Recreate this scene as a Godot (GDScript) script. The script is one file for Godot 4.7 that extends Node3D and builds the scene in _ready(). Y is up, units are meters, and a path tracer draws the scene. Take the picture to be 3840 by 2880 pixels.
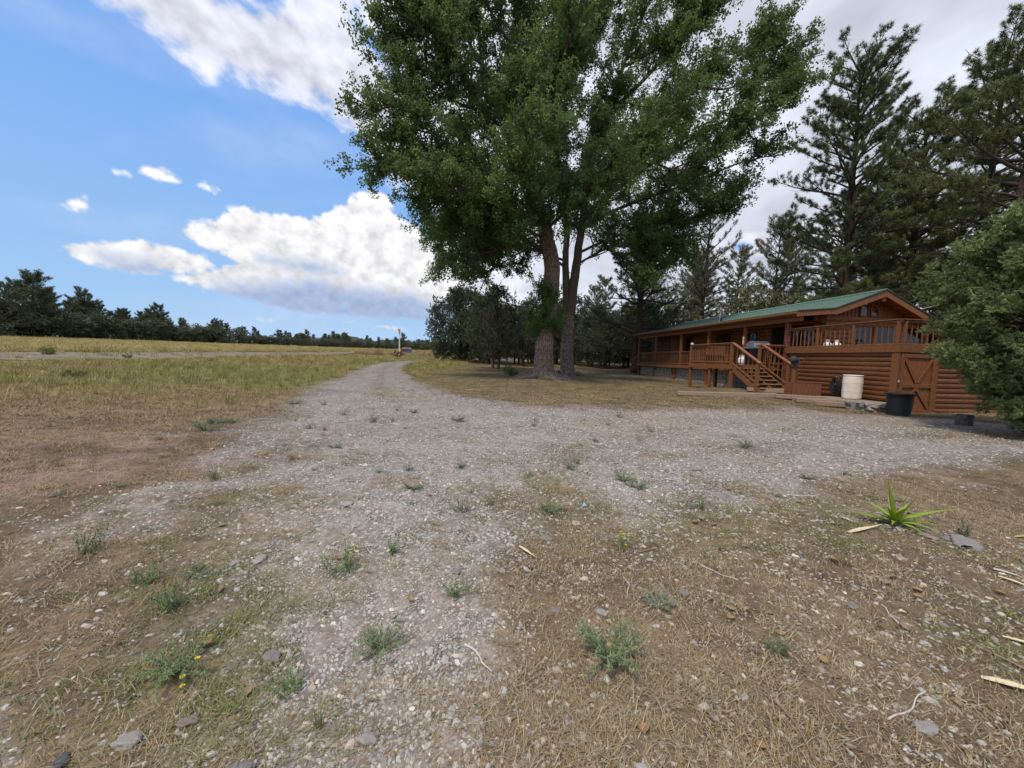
extends Node3D
# A gravel drive, a cottonwood pair and a log cabin beside a grass airstrip.

var rng := RandomNumberGenerator.new()
var M := {}
var used := {}
var clock := 0

class MB:
	var v := PackedVector3Array()
	var n := PackedVector3Array()
	var c := PackedColorArray()
	var i := PackedInt32Array()
	var tint := Color(1, 1, 1)
	func put(p: Vector3, nn: Vector3) -> void:
		v.append(p); n.append(nn); c.append(tint)
	func tri(a: Vector3, b: Vector3, d: Vector3, centre := Vector3.INF) -> void:
		var nn := (d - a).cross(b - a)
		if centre != Vector3.INF and nn.dot((a + b + d) / 3.0 - centre) < 0.0:
			var t := b
			b = d
			d = t
			nn = -nn
		nn = nn.normalized()
		var k := v.size()
		put(a, nn); put(b, nn); put(d, nn)
		i.append(k); i.append(k + 1); i.append(k + 2)
	func quad(a: Vector3, b: Vector3, d: Vector3, e: Vector3, centre := Vector3.INF) -> void:
		tri(a, b, d, centre); tri(a, d, e, centre)
	# a box with cut edges
	func box(s: Vector3, at := Vector3.ZERO, ch := 0.008, turn := Basis.IDENTITY) -> void:
		var hx := s.x / 2.0
		var hy := s.y / 2.0
		var hz := s.z / 2.0
		ch = minf(ch, 0.3 * minf(s.x, minf(s.y, s.z)))
		var P := []
		for sx in [-1, 1]:
			for sy in [-1, 1]:
				for sz in [-1, 1]:
					P.append([at + turn * Vector3(sx * hx, sy * (hy - ch), sz * (hz - ch)), at + turn * Vector3(sx * (hx - ch), sy * hy, sz * (hz - ch)), at + turn * Vector3(sx * (hx - ch), sy * (hy - ch), sz * hz)])
		var f := [[0, [0, 1, 3, 2]], [0, [4, 5, 7, 6]], [1, [0, 1, 5, 4]], [1, [2, 3, 7, 6]], [2, [0, 2, 6, 4]], [2, [1, 3, 7, 5]]]
		for q in f:
			quad(P[q[1][0]][q[0]], P[q[1][1]][q[0]], P[q[1][2]][q[0]], P[q[1][3]][q[0]], at)
		for e in [[0, 1, 0, 1], [2, 3, 0, 1], [4, 5, 0, 1], [6, 7, 0, 1], [0, 2, 0, 2], [1, 3, 0, 2], [4, 6, 0, 2], [5, 7, 0, 2], [0, 4, 1, 2], [1, 5, 1, 2], [2, 6, 1, 2], [3, 7, 1, 2]]:
			quad(P[e[0]][e[2]], P[e[1]][e[2]], P[e[1]][e[3]], P[e[0]][e[3]], at)
		for k in 8:
			tri(P[k][0], P[k][1], P[k][2], at)
	func tube(p: PackedVector3Array, r: PackedFloat32Array, sides: int, caps := false) -> void:
		var m := p.size()
		if m < 2:
			return
		var t := (p[1] - p[0]).normalized()
		var u := t.cross(Vector3(0.31, 0.2, 0.93) if absf(t.y) > 0.5 else Vector3.UP).normalized()
		var k0 := v.size()
		for a in m:
			if a > 0:
				t = (p[mini(a + 1, m - 1)] - p[a - 1]).normalized()
				u = (u - t * u.dot(t)).normalized()
			var w := t.cross(u)
			for b in sides:
				var an := TAU * b / sides
				var d := u * cos(an) + w * sin(an)
				put(p[a] + d * r[a], d)
		for a in m - 1:
			for b in sides:
				var b2 := (b + 1) % sides
				var q0 := k0 + a * sides + b
				var q1 := k0 + a * sides + b2
				var q2 := q1 + sides
				var q3 := q0 + sides
				i.append(q0); i.append(q2); i.append(q1)
				i.append(q0); i.append(q3); i.append(q2)
		if caps:
			for e in [0, m - 1]:
				var nn := (p[0] - p[1]).normalized() if e == 0 else (p[m - 1] - p[m - 2]).normalized()
				var kc := v.size()
				put(p[e], nn)
				for b in sides:
					put(v[k0 + e * sides + b], nn)
				for b in sides:
					var f := (v[kc + 1 + (b + 1) % sides] - v[kc]).cross(v[kc + 1 + b] - v[kc]).dot(nn) > 0.0
					i.append(kc); i.append(kc + 1 + (b if f else (b + 1) % sides)); i.append(kc + 1 + ((b + 1) % sides if f else b))
	# a profile [radius, height] turned round the y axis
	func lathe(pr: Array, sides: int, at := Vector3.ZERO) -> void:
		var k0 := v.size()
		for a in pr.size():
			var q0: Array = pr[maxi(a - 1, 0)]
			var q1: Array = pr[mini(a + 1, pr.size() - 1)]
			var sl := Vector2(q1[1] - q0[1], q0[0] - q1[0]).normalized()
			for b in sides:
				var an := TAU * b / sides
				put(at + Vector3(cos(an) * pr[a][0], pr[a][1], sin(an) * pr[a][0]), Vector3(cos(an) * sl.x, sl.y, sin(an) * sl.x).normalized())
		for a in pr.size() - 1:
			for b in sides:
				var b2 := (b + 1) % sides
				var q := k0 + a * sides
				i.append(q + b); i.append(q + b2); i.append(q + sides + b2)
				i.append(q + b); i.append(q + sides + b2); i.append(q + sides + b)
	# a closed outline in the xy plane given depth along z
	func prism(o: PackedVector2Array, z0: float, z1: float) -> void:
		var cen := Vector2.ZERO
		for q in o:
			cen += q / o.size()
		var c3 := Vector3(cen.x, cen.y, (z0 + z1) / 2.0)
		var tr := Geometry2D.triangulate_polygon(o)
		for k in range(0, tr.size(), 3):
			for z in [z0, z1]:
				tri(Vector3(o[tr[k]].x, o[tr[k]].y, z), Vector3(o[tr[k + 1]].x, o[tr[k + 1]].y, z), Vector3(o[tr[k + 2]].x, o[tr[k + 2]].y, z), Vector3(o[tr[k]].x, o[tr[k]].y, (z0 + z1) / 2.0))
		for k in o.size():
			var a := o[k]
			var b := o[(k + 1) % o.size()]
			quad(Vector3(a.x, a.y, z0), Vector3(b.x, b.y, z0), Vector3(b.x, b.y, z1), Vector3(a.x, a.y, z1), c3)
	func mesh(m: Material) -> ArrayMesh:
		var ar := []
		ar.resize(Mesh.ARRAY_MAX)
		ar[Mesh.ARRAY_VERTEX] = v
		ar[Mesh.ARRAY_NORMAL] = n
		ar[Mesh.ARRAY_COLOR] = c
		ar[Mesh.ARRAY_INDEX] = i
		var me := ArrayMesh.new()
		me.add_surface_from_arrays(Mesh.PRIMITIVE_TRIANGLES, ar)
		me.surface_set_material(0, m)
		return me

func said(what: String) -> void:
	var t := Time.get_ticks_msec()
	print("%s %d ms" % [what, t - clock])
	clock = t

func numbered(called: String) -> String:
	if not used.has(called):
		used[called] = 0
		return called
	used[called] += 1
	return "%s_%03d" % [called, used[called]]

func tag(o: Node, label: String, category: String, group := "") -> void:
	o.set_meta("label", label)
	o.set_meta("category", category)
	if group:
		o.set_meta("group", group)

func thing(called: String, label: String, category: String, at := Vector3.ZERO, turn := 0.0, group := "") -> Node3D:
	var o := Node3D.new()
	o.name = numbered(called)
	add_child(o)
	o.position = at
	o.rotation.y = turn
	tag(o, label, category, group)
	return o

func part(parent: Node, called: String, me: Mesh, at := Transform3D.IDENTITY, label := "") -> MeshInstance3D:
	var o := MeshInstance3D.new()
	o.name = called
	o.mesh = me
	o.transform = at
	parent.add_child(o, true)
	if label:
		o.set_meta("label", label)
	return o

func single(called: String, me: Mesh, label: String, category: String, at := Transform3D.IDENTITY, group := "") -> MeshInstance3D:
	var o := MeshInstance3D.new()
	o.name = numbered(called)
	o.mesh = me
	o.transform = at
	add_child(o)
	tag(o, label, category, group)
	return o

func setting(called: String, me: Mesh) -> MeshInstance3D:
	var o := MeshInstance3D.new()
	o.name = called
	o.mesh = me
	add_child(o)
	o.set_meta("kind", "structure")
	return o

func many(parent: Node, called: String, me: Mesh, tr: Array, col: Array) -> MultiMeshInstance3D:
	var mm := MultiMesh.new()
	mm.transform_format = MultiMesh.TRANSFORM_3D
	mm.use_colors = true
	mm.mesh = me
	mm.instance_count = tr.size()
	var buf := PackedFloat32Array()
	buf.resize(tr.size() * 16)
	var k := 0
	for a in tr.size():
		var t: Transform3D = tr[a]
		var b := t.basis
		var o := t.origin
		buf[k] = b.x.x; buf[k + 1] = b.y.x; buf[k + 2] = b.z.x; buf[k + 3] = o.x
		buf[k + 4] = b.x.y; buf[k + 5] = b.y.y; buf[k + 6] = b.z.y; buf[k + 7] = o.y
		buf[k + 8] = b.x.z; buf[k + 9] = b.y.z; buf[k + 10] = b.z.z; buf[k + 11] = o.z
		var q: Color = col[a]
		buf[k + 12] = q.r; buf[k + 13] = q.g; buf[k + 14] = q.b; buf[k + 15] = 1.0
		k += 16
	mm.buffer = buf
	var o2 := MultiMeshInstance3D.new()
	o2.name = called
	o2.multimesh = mm
	parent.add_child(o2, true)
	return o2

func lin(r: float, g: float, b: float) -> Color:
	return Color(r, g, b).linear_to_srgb()

func noise_tex(freq: float, seed_: int, lo: Color, hi: Color, size := 512, kind := FastNoiseLite.TYPE_SIMPLEX_SMOOTH, octaves := 5, mid := -1.0) -> NoiseTexture2D:
	var f := FastNoiseLite.new()
	f.noise_type = kind
	f.seed = seed_
	f.frequency = freq
	f.fractal_octaves = octaves
	f.fractal_gain = 0.55
	var t := NoiseTexture2D.new()
	t.width = size
	t.height = size
	t.seamless = true
	t.noise = f
	var g := Gradient.new()
	g.set_color(0, lo)
	g.set_color(1, hi)
	if mid > 0.0:
		g.set_offset(0, mid - 0.18)
		g.set_offset(1, mid + 0.18)
	t.color_ramp = g
	return t

func mat(called: String, col: Color, rough := 0.85, tex: Texture2D = null, scale := Vector3.ONE, bump := 0.0, world := false) -> StandardMaterial3D:
	var m := StandardMaterial3D.new()
	m.resource_name = called
	m.albedo_color = col
	m.roughness = rough
	m.metallic_specular = 0.35
	m.cull_mode = BaseMaterial3D.CULL_DISABLED
	if tex:
		m.albedo_texture = tex
		m.uv1_triplanar = true
		m.uv1_world_triplanar = world
		m.uv1_scale = scale
		if bump > 0.0:
			m.heightmap_enabled = true
			m.heightmap_texture = tex
			m.heightmap_scale = bump
	M[called] = m
	return m

func leaf_mat(called: String, back: float) -> StandardMaterial3D:
	var m := StandardMaterial3D.new()
	m.resource_name = called
	m.vertex_color_use_as_albedo = true
	m.roughness = 0.6
	m.metallic_specular = 0.35
	m.cull_mode = BaseMaterial3D.CULL_DISABLED
	if back > 0.0:
		m.backlight_enabled = true
		m.backlight = Color(back, back, back * 0.8)
	M[called] = m
	return m

func rv() -> Vector3:
	return Vector3(rng.randfn(), rng.randfn(), rng.randfn()).normalized()

func ease01(a: float, b: float, x: float) -> float:
	var t := clampf((x - a) / (b - a), 0.0, 1.0)
	return t * t * (3.0 - 2.0 * t)

func ground_y(x: float, z: float) -> float:
	var r := sqrt(x * x + z * z)
	if r > 300.0:
		r = 300.0 + (r - 300.0) * 0.2
	var t := r - 12.0
	var y := 0.0225 * (t + sqrt(t * t + 36.0)) / 2.0 - 0.0159
	if absf(x - 10.3) < 8.0 and absf(z + 17.3) < 8.0:
		y += 0.36 * exp(-pow((x - 10.3) / 2.6, 2.0) - pow((z + 17.3) / 2.5, 2.0))
	return y

func on_ground(x: float, z: float, up := 0.0) -> Vector3:
	return Vector3(x, ground_y(x, z) + up, z)

# ---------- sky: blue air, cumulus in the west, a grey-white sheet over the trees ----------
var na := FastNoiseLite.new()
var nb := FastNoiseLite.new()
var nc := FastNoiseLite.new()
var sky_rows := []

func inside_by(p: Vector2, o: PackedVector2Array) -> float:   # degrees inside (+) or outside (-) an outline
	var best := 1e9
	var inn := false
	var m := o.size()
	for k in m:
		var a := o[k]
		var b := o[(k + 1) % m]
		var e := b - a
		var t := clampf((p - a).dot(e) / e.length_squared(), 0.0, 1.0)
		best = minf(best, (p - a - e * t).length_squared())
		if (a.y > p.y) != (b.y > p.y) and p.x < a.x + (p.y - a.y) / (b.y - a.y) * (b.x - a.x):
			inn = not inn
	return sqrt(best) if inn else -sqrt(best)

func broken(az: float, el: float) -> float:   # cover where the photograph does not look: broken cloud of the same kind
	var d := Vector3(sin(deg_to_rad(az)) * cos(deg_to_rad(el)), sin(deg_to_rad(el)), -cos(deg_to_rad(az)) * cos(deg_to_rad(el)))
	return 1.5 + 16.0 * nc.get_noise_3d(d.x * 60.0, d.y * 110.0, d.z * 60.0)

func sky_at(az: float, el: float, sa: float, sb: float, dark: float) -> Color:
	var x := az * cos(deg_to_rad(el))
	var t := clampf(el / 45.0, 0.0, 1.0)
	var r := lerpf(0.46, 0.115, pow(t, 0.55))
	var g := lerpf(0.66, 0.32, pow(t, 0.6))
	var b := lerpf(0.86, 0.82, t)
	# thin veil
	var veil := clampf(nc.get_noise_2d(x * 0.6 + el * 1.1, el * 2.4 - x * 0.5) * 0.26 + 0.02, 0.0, 0.2)
	# upper sheet and the overcast on the right
	var q := nb.get_noise_2d(x * 1.0, el * 1.5)
	var q2 := na.get_noise_2d(x * 1.0, el * 1.3)
	var a := ease01(-0.9, 1.4, sa + q * 1.6 + q2 * 1.2)
	var s := 0.80 + 0.22 * q + 0.16 * q2 - 0.1 * nc.get_noise_2d(x * 1.2, el * 2.6)
	var deep := ease01(2.0, 20.0, sa) * ease01(-6.0, 12.0, az)
	s = lerpf(s, 0.74 + 0.30 * nc.get_noise_2d(x * 1.5 + 40.0, el * 2.6) + 0.05 * q, deep * 0.9)
	s = clampf(s, 0.36, 0.98)
	a = maxf(a, veil)
	a *= lerpf(0.93, 1.0, ease01(0.0, 3.0, sa))
	r = lerpf(r, s * lerpf(0.96, 0.92, deep), a)
	g = lerpf(g, s * 0.98, a)
	b = lerpf(b, minf(s * 1.06 + 0.04, 1.05), a)
	# cumulus in front
	if sb > -3.0:
		var w := na.get_noise_2d(x * 2.0 + 30.0, el * 2.4)
		var w2 := nb.get_noise_2d(x * 2.2, el * 2.6 + 50.0)
		var amp := clampf(0.45 + sb * 0.5, 0.35, 1.0)
		var cb := ease01(-0.2, 0.45, sb + (w * 0.95 + w2 * 0.8) * amp + 0.06)
		var sh := clampf(0.82 + 0.32 * w2 + 0.10 * w + 0.08 * ease01(8.0, 18.0, el), 0.5, 0.97)
		var dk := clampf(dark + dark * (1.0 - dark) * w2 * 2.2, 0.0, 1.0)
		var sd := 1.0 + 0.14 * w + 0.12 * w2
		r = lerpf(r, lerpf(sh, 0.38 * sd, dk), cb)
		g = lerpf(g, lerpf(sh, 0.47 * sd, dk), cb)
		b = lerpf(b, lerpf(minf(sh * 1.02, 1.06), 0.68 * sd, dk), cb)
	return Color(r, g, b)

func pv(a: Array) -> PackedVector2Array:
	var o := PackedVector2Array()
	for k in range(0, a.size(), 2):
		o.append(Vector2(a[k], a[k + 1]))
	return o

func make_sky() -> Image:
	na.seed = 4; na.frequency = 0.32; na.fractal_octaves = 5; na.fractal_gain = 0.5; na.noise_type = FastNoiseLite.TYPE_SIMPLEX_SMOOTH
	nb.seed = 9; nb.frequency = 0.14; nb.fractal_octaves = 6; nb.fractal_gain = 0.58; nb.noise_type = FastNoiseLite.TYPE_SIMPLEX_SMOOTH
	nc.seed = 21; nc.frequency = 0.035; nc.fractal_octaves = 4; nc.noise_type = FastNoiseLite.TYPE_SIMPLEX_SMOOTH
	var W := 4096
	var Hh := 2048
	var upper := [pv([-50, 33, -46.1, 30.3, -42.7, 29.5, -38.5, 28.3, -34.8, 28.7, -29.4, 28.4, -25.3, 28.3, -22.4, 26.5, -19, 23.5, -16, 22.0, -12.5, 19.5, -10.5, 15.0, -9.5, 8, -9, -8, 75, -8, 75, 60, -26, 60, -24, 44, -29, 37, -36, 35, -45, 36])]
	var cum := [pv([-40.6, 12.7, -40.0, 13.6, -36.8, 14.8, -35.8, 16.4, -34.3, 16.5, -32.4, 16.4, -29.3, 16.5, -26.5, 17.0, -23.4, 19.3, -22.4, 20.2, -20.0, 21.3, -18.0, 20.8, -17.2, 18.9, -14.3, 17.4, -12.9, 16.4, -7, 15.5, -7, 5, -12.7, 4.9, -23.3, 4.9, -29.6, 5.0, -35.2, 6.1, -38.9, 6.9, -41.4, 7.7, -38.5, 8.9, -35.5, 10.0, -36.5, 11.0, -38.8, 11.3]),
		pv([-49.4, 9.0, -48.0, 9.9, -45.4, 10.5, -43.1, 11.1, -40.5, 10.8, -38.4, 10.3, -37.0, 9.3, -39.5, 8.6, -41.4, 8.0, -44.8, 7.5, -47.6, 8.0]),
		pv([-43.6, 17.6, -43.2, 18.1, -41.8, 18.6, -40.3, 18.0, -40.5, 17.5, -41.9, 17.2]), pv([-45.4, 17.0, -44.4, 17.4, -44.3, 17.0]), pv([-39.0, 17.7, -38.2, 18.1, -37.0, 17.6, -37.4, 17.3]),
		pv([-49.1, 13.2, -48.2, 13.6, -47.4, 14.1, -47.4, 13.4, -48.2, 12.5]), pv([-54.2, 10.4, -52.9, 11.2, -52.9, 10.3]),
		pv([-20.4, 3.7, -18.2, 4.0, -15.4, 3.8, -15.4, 3.5]), pv([-33.4, 3.8, -31.6, 4.0, -31.4, 3.7]), pv([-24.5, 4.4, -20, 4.3, -20, 4.2, -24.5, 4.2]), pv([-29.5, 5.3, -29, 5.6, -28.6, 5.3])]
	var under := [pv([-37.5, 7.4, -33, 8.2, -27, 9.4, -22, 8.7, -15, 8.6, -12, 7.6, -7, 7, -7, 4, -30, 4, -38, 6]), pv([-46.5, 8.8, -42.5, 8.9, -41.5, 8.0, -45, 6.9]), pv([-33, 11.0, -27, 11.4, -24, 10.4, -28, 10.0])]
	var boxes := []
	for o in cum:
		var bx := Rect2(o[0], Vector2.ZERO)
		for q in o:
			bx = bx.expand(q)
		boxes.append(bx.grow(4.0))
	# outlines on a coarse grid (window: az -62..62, el 0..50), then drawn up
	var cw := 310
	var ch := 126
	var ia := Image.create_empty(cw, ch, false, Image.FORMAT_RGBF)
	for y in ch:
		for x in cw:
			var az := -62.0 + 124.0 * (x + 0.5) / cw
			var el := 50.0 - 50.0 * (y + 0.5) / ch
			var p := Vector2(az, el)
			var sa := 30.0 if az > 0.0 and az < 70.0 else clampf(inside_by(p, upper[0]), -8.0, 30.0)
			var hole := Vector2((az - 30.0) / 2.6, (el - 14.6) / 1.1).length()
			sa = minf(sa, lerpf(-0.25, 9.0, clampf((hole - 0.3) / 1.3, 0.0, 1.0)) if hole < 1.6 else 30.0)
			var hole2 := absf((az + 21.0) * 0.62 + (el - 36.5) * 0.78)
			if az < -9.0 and el > 31.0:
				sa = minf(sa, 0.2 + hole2 * 0.75)
			var wide := maxf(ease01(53.0, 61.0, absf(az)), ease01(43.0, 49.0, el))
			sa = lerpf(sa, broken(az, el), wide)
			var sb := -8.0
			for k in cum.size():
				if boxes[k].has_point(p):
					sb = maxf(sb, inside_by(p, cum[k]))
			var dk := 0.0
			for o in under if sb > -2.0 else []:
				dk = maxf(dk, ease01(-1.6, 1.6, inside_by(p, o)))
			ia.set_pixel(x, y, Color(sa, clampf(sb, -8.0, 8.0), dk))
	var x0 := int(W * (180.0 - 62.0) / 360.0)
	var x1 := int(W * (180.0 + 62.0) / 360.0)
	var y0 := int(Hh * 40.0 / 180.0)
	var y1 := Hh / 2
	ia.resize(x1 - x0, y1 - y0, Image.INTERPOLATE_CUBIC)
	var d := ia.get_data().to_float32_array()
	# the rest of the sky, coarse; straight ahead (-z) is column 0
	var im := Image.create_empty(512, 256, false, Image.FORMAT_RGBF)
	for y in 256:
		var el := 90.0 - 180.0 * (y + 0.5) / 256
		for x in 512:
			var az := wrapf(360.0 * (x + 0.5) / 512, -180.0, 180.0)
			if el < -1.0:
				im.set_pixel(x, y, Color(0.24, 0.21, 0.17))
			else:
				im.set_pixel(x, y, sky_at(az, maxf(el, 0.0), broken(az, maxf(el, 0.0)), -8.0, 0.0))
	im.resize(W, Hh, Image.INTERPOLATE_CUBIC)
	var n := y1 - y0
	sky_rows = []
	sky_rows.resize(n)
	var job := func(j: int) -> void:
		var row := PackedFloat32Array()
		row.resize((x1 - x0) * 3)
		var el := 90.0 - 180.0 * (y0 + j + 0.5) / Hh
		var k := j * (x1 - x0) * 3
		for x in x1 - x0:
			var az := -180.0 + 360.0 * (x0 + x + 0.5) / W
			var c := sky_at(az, el, d[k], d[k + 1], clampf(d[k + 2], 0.0, 1.0))
			row[x * 3] = c.r
			row[x * 3 + 1] = c.g
			row[x * 3 + 2] = c.b
			k += 3
		sky_rows[j] = row
	var g := WorkerThreadPool.add_group_task(job, n)
	WorkerThreadPool.wait_for_group_task_completion(g)
	var bytes := PackedByteArray()
	for j in n:
		bytes.append_array(sky_rows[j].to_byte_array())
	var win := Image.create_from_data(x1 - x0, n, false, Image.FORMAT_RGBF, bytes)
	var half := W / 2 - x0
	im.blit_rect(win, Rect2i(half, 0, x1 - x0 - half, n), Vector2i(0, y0))
	im.blit_rect(win, Rect2i(0, 0, half, n), Vector2i(W - half, y0))
	sky_rows = []
	return im

# ---------- ground ----------
var n1 := FastNoiseLite.new()
var n2 := FastNoiseLite.new()
var n3 := FastNoiseLite.new()
# the drive: x, z, half width along each run
const RUNS := [
	[[6, -67, 1.6], [-1, -63.5, 1.6], [-8, -56.5, 1.6], [-12.2, -47, 1.5], [-12.3, -40, 1.4], [-10.8, -32, 1.4], [-9.0, -26.0, 1.6], [-7.0, -19.7, 2.0], [-4.9, -14.0, 2.6], [-2.3, -10.2, 3.4], [2, -9.2, 3.1], [5, -9.8, 2.9], [9.5, -11.2, 2.1], [13, -10.6, 1.0]],
	[[-2.3, -9.0, 3.2], [-1.5, -6.0, 2.2], [-1.1, -3.8, 1.2], [-0.75, -2.2, 0.5], [-0.6, -0.8, 0.42]],
	[[-2.4, -1.5, 0.14], [-1.9, -1.2, 0.2], [-1.3, -0.8, 0.3]],
	[[-4.2, -4.1, 0.12], [-3.2, -4.6, 0.2], [-2.0, -5.4, 0.4]],
	[[1.4, -5.2, 1.0], [3.4, -6.0, 1.0], [7.0, -7.4, 0.9], [11.0, -8.2, 0.8]],
]

func run_depth(run: Array, x: float, z: float) -> float:   # 1 on the middle line, 0 at the edge, below 0 outside
	var best := -9.0
	for k in run.size() - 1:
		var ax: float = run[k][0]
		var az: float = run[k][1]
		var ex: float = run[k + 1][0] - ax
		var ez: float = run[k + 1][1] - az
		var t := clampf(((x - ax) * ex + (z - az) * ez) / (ex * ex + ez * ez), 0.0, 1.0)
		var w: float = lerpf(run[k][2], run[k + 1][2], t)
		var dd := sqrt(pow(x - ax - ex * t, 2.0) + pow(z - az - ez * t, 2.0))
		best = maxf(best, 1.0 - dd / w)
	return best

var laid := PackedFloat32Array()   # how deep inside the drive, every 0.25 m
const LX := 161
const LZ := 309

func lay_drive() -> void:
	laid.resize(LX * LZ)
	for j in LZ:
		for a in LX:
			var best := -9.0
			for r in RUNS:
				best = maxf(best, run_depth(r, -21.0 + a * 0.25, 4.0 - j * 0.25))
			laid[j * LX + a] = best

func depth_at(x: float, z: float) -> float:
	var u := clampf((x + 21.0) * 4.0, 0.0, LX - 2.0)
	var w := clampf((4.0 - z) * 4.0, 0.0, LZ - 2.0)
	return laid[int(w) * LX + int(u)]

func gravel_at(x: float, z: float) -> float:
	var u := (x + 21.0) * 4.0
	var w := (4.0 - z) * 4.0
	if u < 0.0 or w < 0.0 or u >= LX - 1 or w >= LZ - 1:
		return 0.0
	var iu := int(u)
	var iw := int(w)
	var p := iw * LX + iu
	var best := lerpf(lerpf(laid[p], laid[p + 1], u - iu), lerpf(laid[p + LX], laid[p + LX + 1], u - iu), w - iw)
	if best < -1.6:
		return 0.0
	var s := n2.get_noise_2d(x, z)
	var near := ease01(9.0, 4.0, -z)
	s += 0.55 * near * n2.get_noise_2d(x * 3.1 + 11.0, z * 3.1)
	var g := ease01(-0.45 - 0.35 * near, 0.35 + 0.3 * near, best + s * lerpf(0.3, 1.0, near) - 0.02)
	return g

func strip_at(x: float, z: float) -> float:
	if x > -12.0 or z < -130.0:
		return 0.0
	var along := -z
	var mid := lerpf(-36.0, -33.5, clampf(along / 85.0, 0.0, 1.0))
	var w := lerpf(6.2, 3.4, ease01(45.0, 85.0, along))
	var e := 1.0 - absf(x - mid) / w + 0.35 * n1.get_noise_2d(x * 0.6, z * 0.6)
	return ease01(-0.1, 0.25, e) * ease01(90.0, 80.0, along)

# r, g, b: what the soil and its thatch are made of here
func soil_at(x: float, z: float, g: float) -> Color:
	var d := -z
	var a := n1.get_noise_2d(x, z)
	var b := n2.get_noise_2d(x + 70.0, z)
	var c3 := n3.get_noise_2d(x, z)
	var dry := Color(0.22, 0.17, 0.116)
	var straw := Color(0.285, 0.225, 0.145)
	var bare := Color(0.335, 0.250, 0.198)
	var lawn := Color(0.215, 0.185, 0.105)
	var litter := Color(0.27, 0.20, 0.145)
	var col := dry.lerp(straw, ease01(-0.3, 0.5, b + a * 0.5))
	# bare pinkish soil on the left and by the shed
	var soil := ease01(3.2, 0.4, Vector2((x + 5.9) / 1.5, (z + 5.2)).length()) + 0.8 * ease01(2.5, 0.5, Vector2((x - 12.0) / 1.6, z + 9.2).length())
	col = col.lerp(bare, clampf(soil * ease01(-0.2, 0.35, b + 0.1), 0.0, 1.0))
	# lawn under the cottonwoods, leaf litter along the drive
	if d > 11.0 and x > -9.0:
		var lw := ease01(12.5, 17.0, d + a * 2.0) * ease01(-7.0, -4.5, x + (d - 18.0) * 0.42 + a)
		col = col.lerp(litter.lerp(lawn, ease01(13.0, 18.0, d + b * 3.0)).lerp(straw, 0.25 + 0.3 * b), clampf(lw, 0.0, 1.0))
	# field on the left
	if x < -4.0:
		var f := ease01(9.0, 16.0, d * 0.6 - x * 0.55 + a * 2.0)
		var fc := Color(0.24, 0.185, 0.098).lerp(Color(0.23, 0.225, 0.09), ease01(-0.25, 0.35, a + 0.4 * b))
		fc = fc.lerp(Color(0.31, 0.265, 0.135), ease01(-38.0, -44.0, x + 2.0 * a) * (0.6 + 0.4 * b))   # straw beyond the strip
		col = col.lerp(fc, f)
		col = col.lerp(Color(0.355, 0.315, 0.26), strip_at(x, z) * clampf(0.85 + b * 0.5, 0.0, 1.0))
	if g > 0.3 and d > 12.0:   # the unworn crown between the wheel tracks
		var cr := ease01(0.80, 0.93, depth_at(x, z) + 0.12 * b)
		g *= 1.0 - 0.4 * cr
	var gr := Color(0.385, 0.37, 0.345).lerp(Color(0.38, 0.335, 0.28), ease01(0.0, 0.5, a))
	col = col.lerp(gr, g)
	return col * (1.0 + 0.32 * c3 + 0.22 * b)

func steps(a: float, b: float, s0: float, grow: float) -> PackedFloat32Array:
	var o := PackedFloat32Array()
	var x := a
	var s := s0
	while x < b:
		o.append(x)
		x += s
		s *= grow
	o.append(b)
	return o

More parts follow.
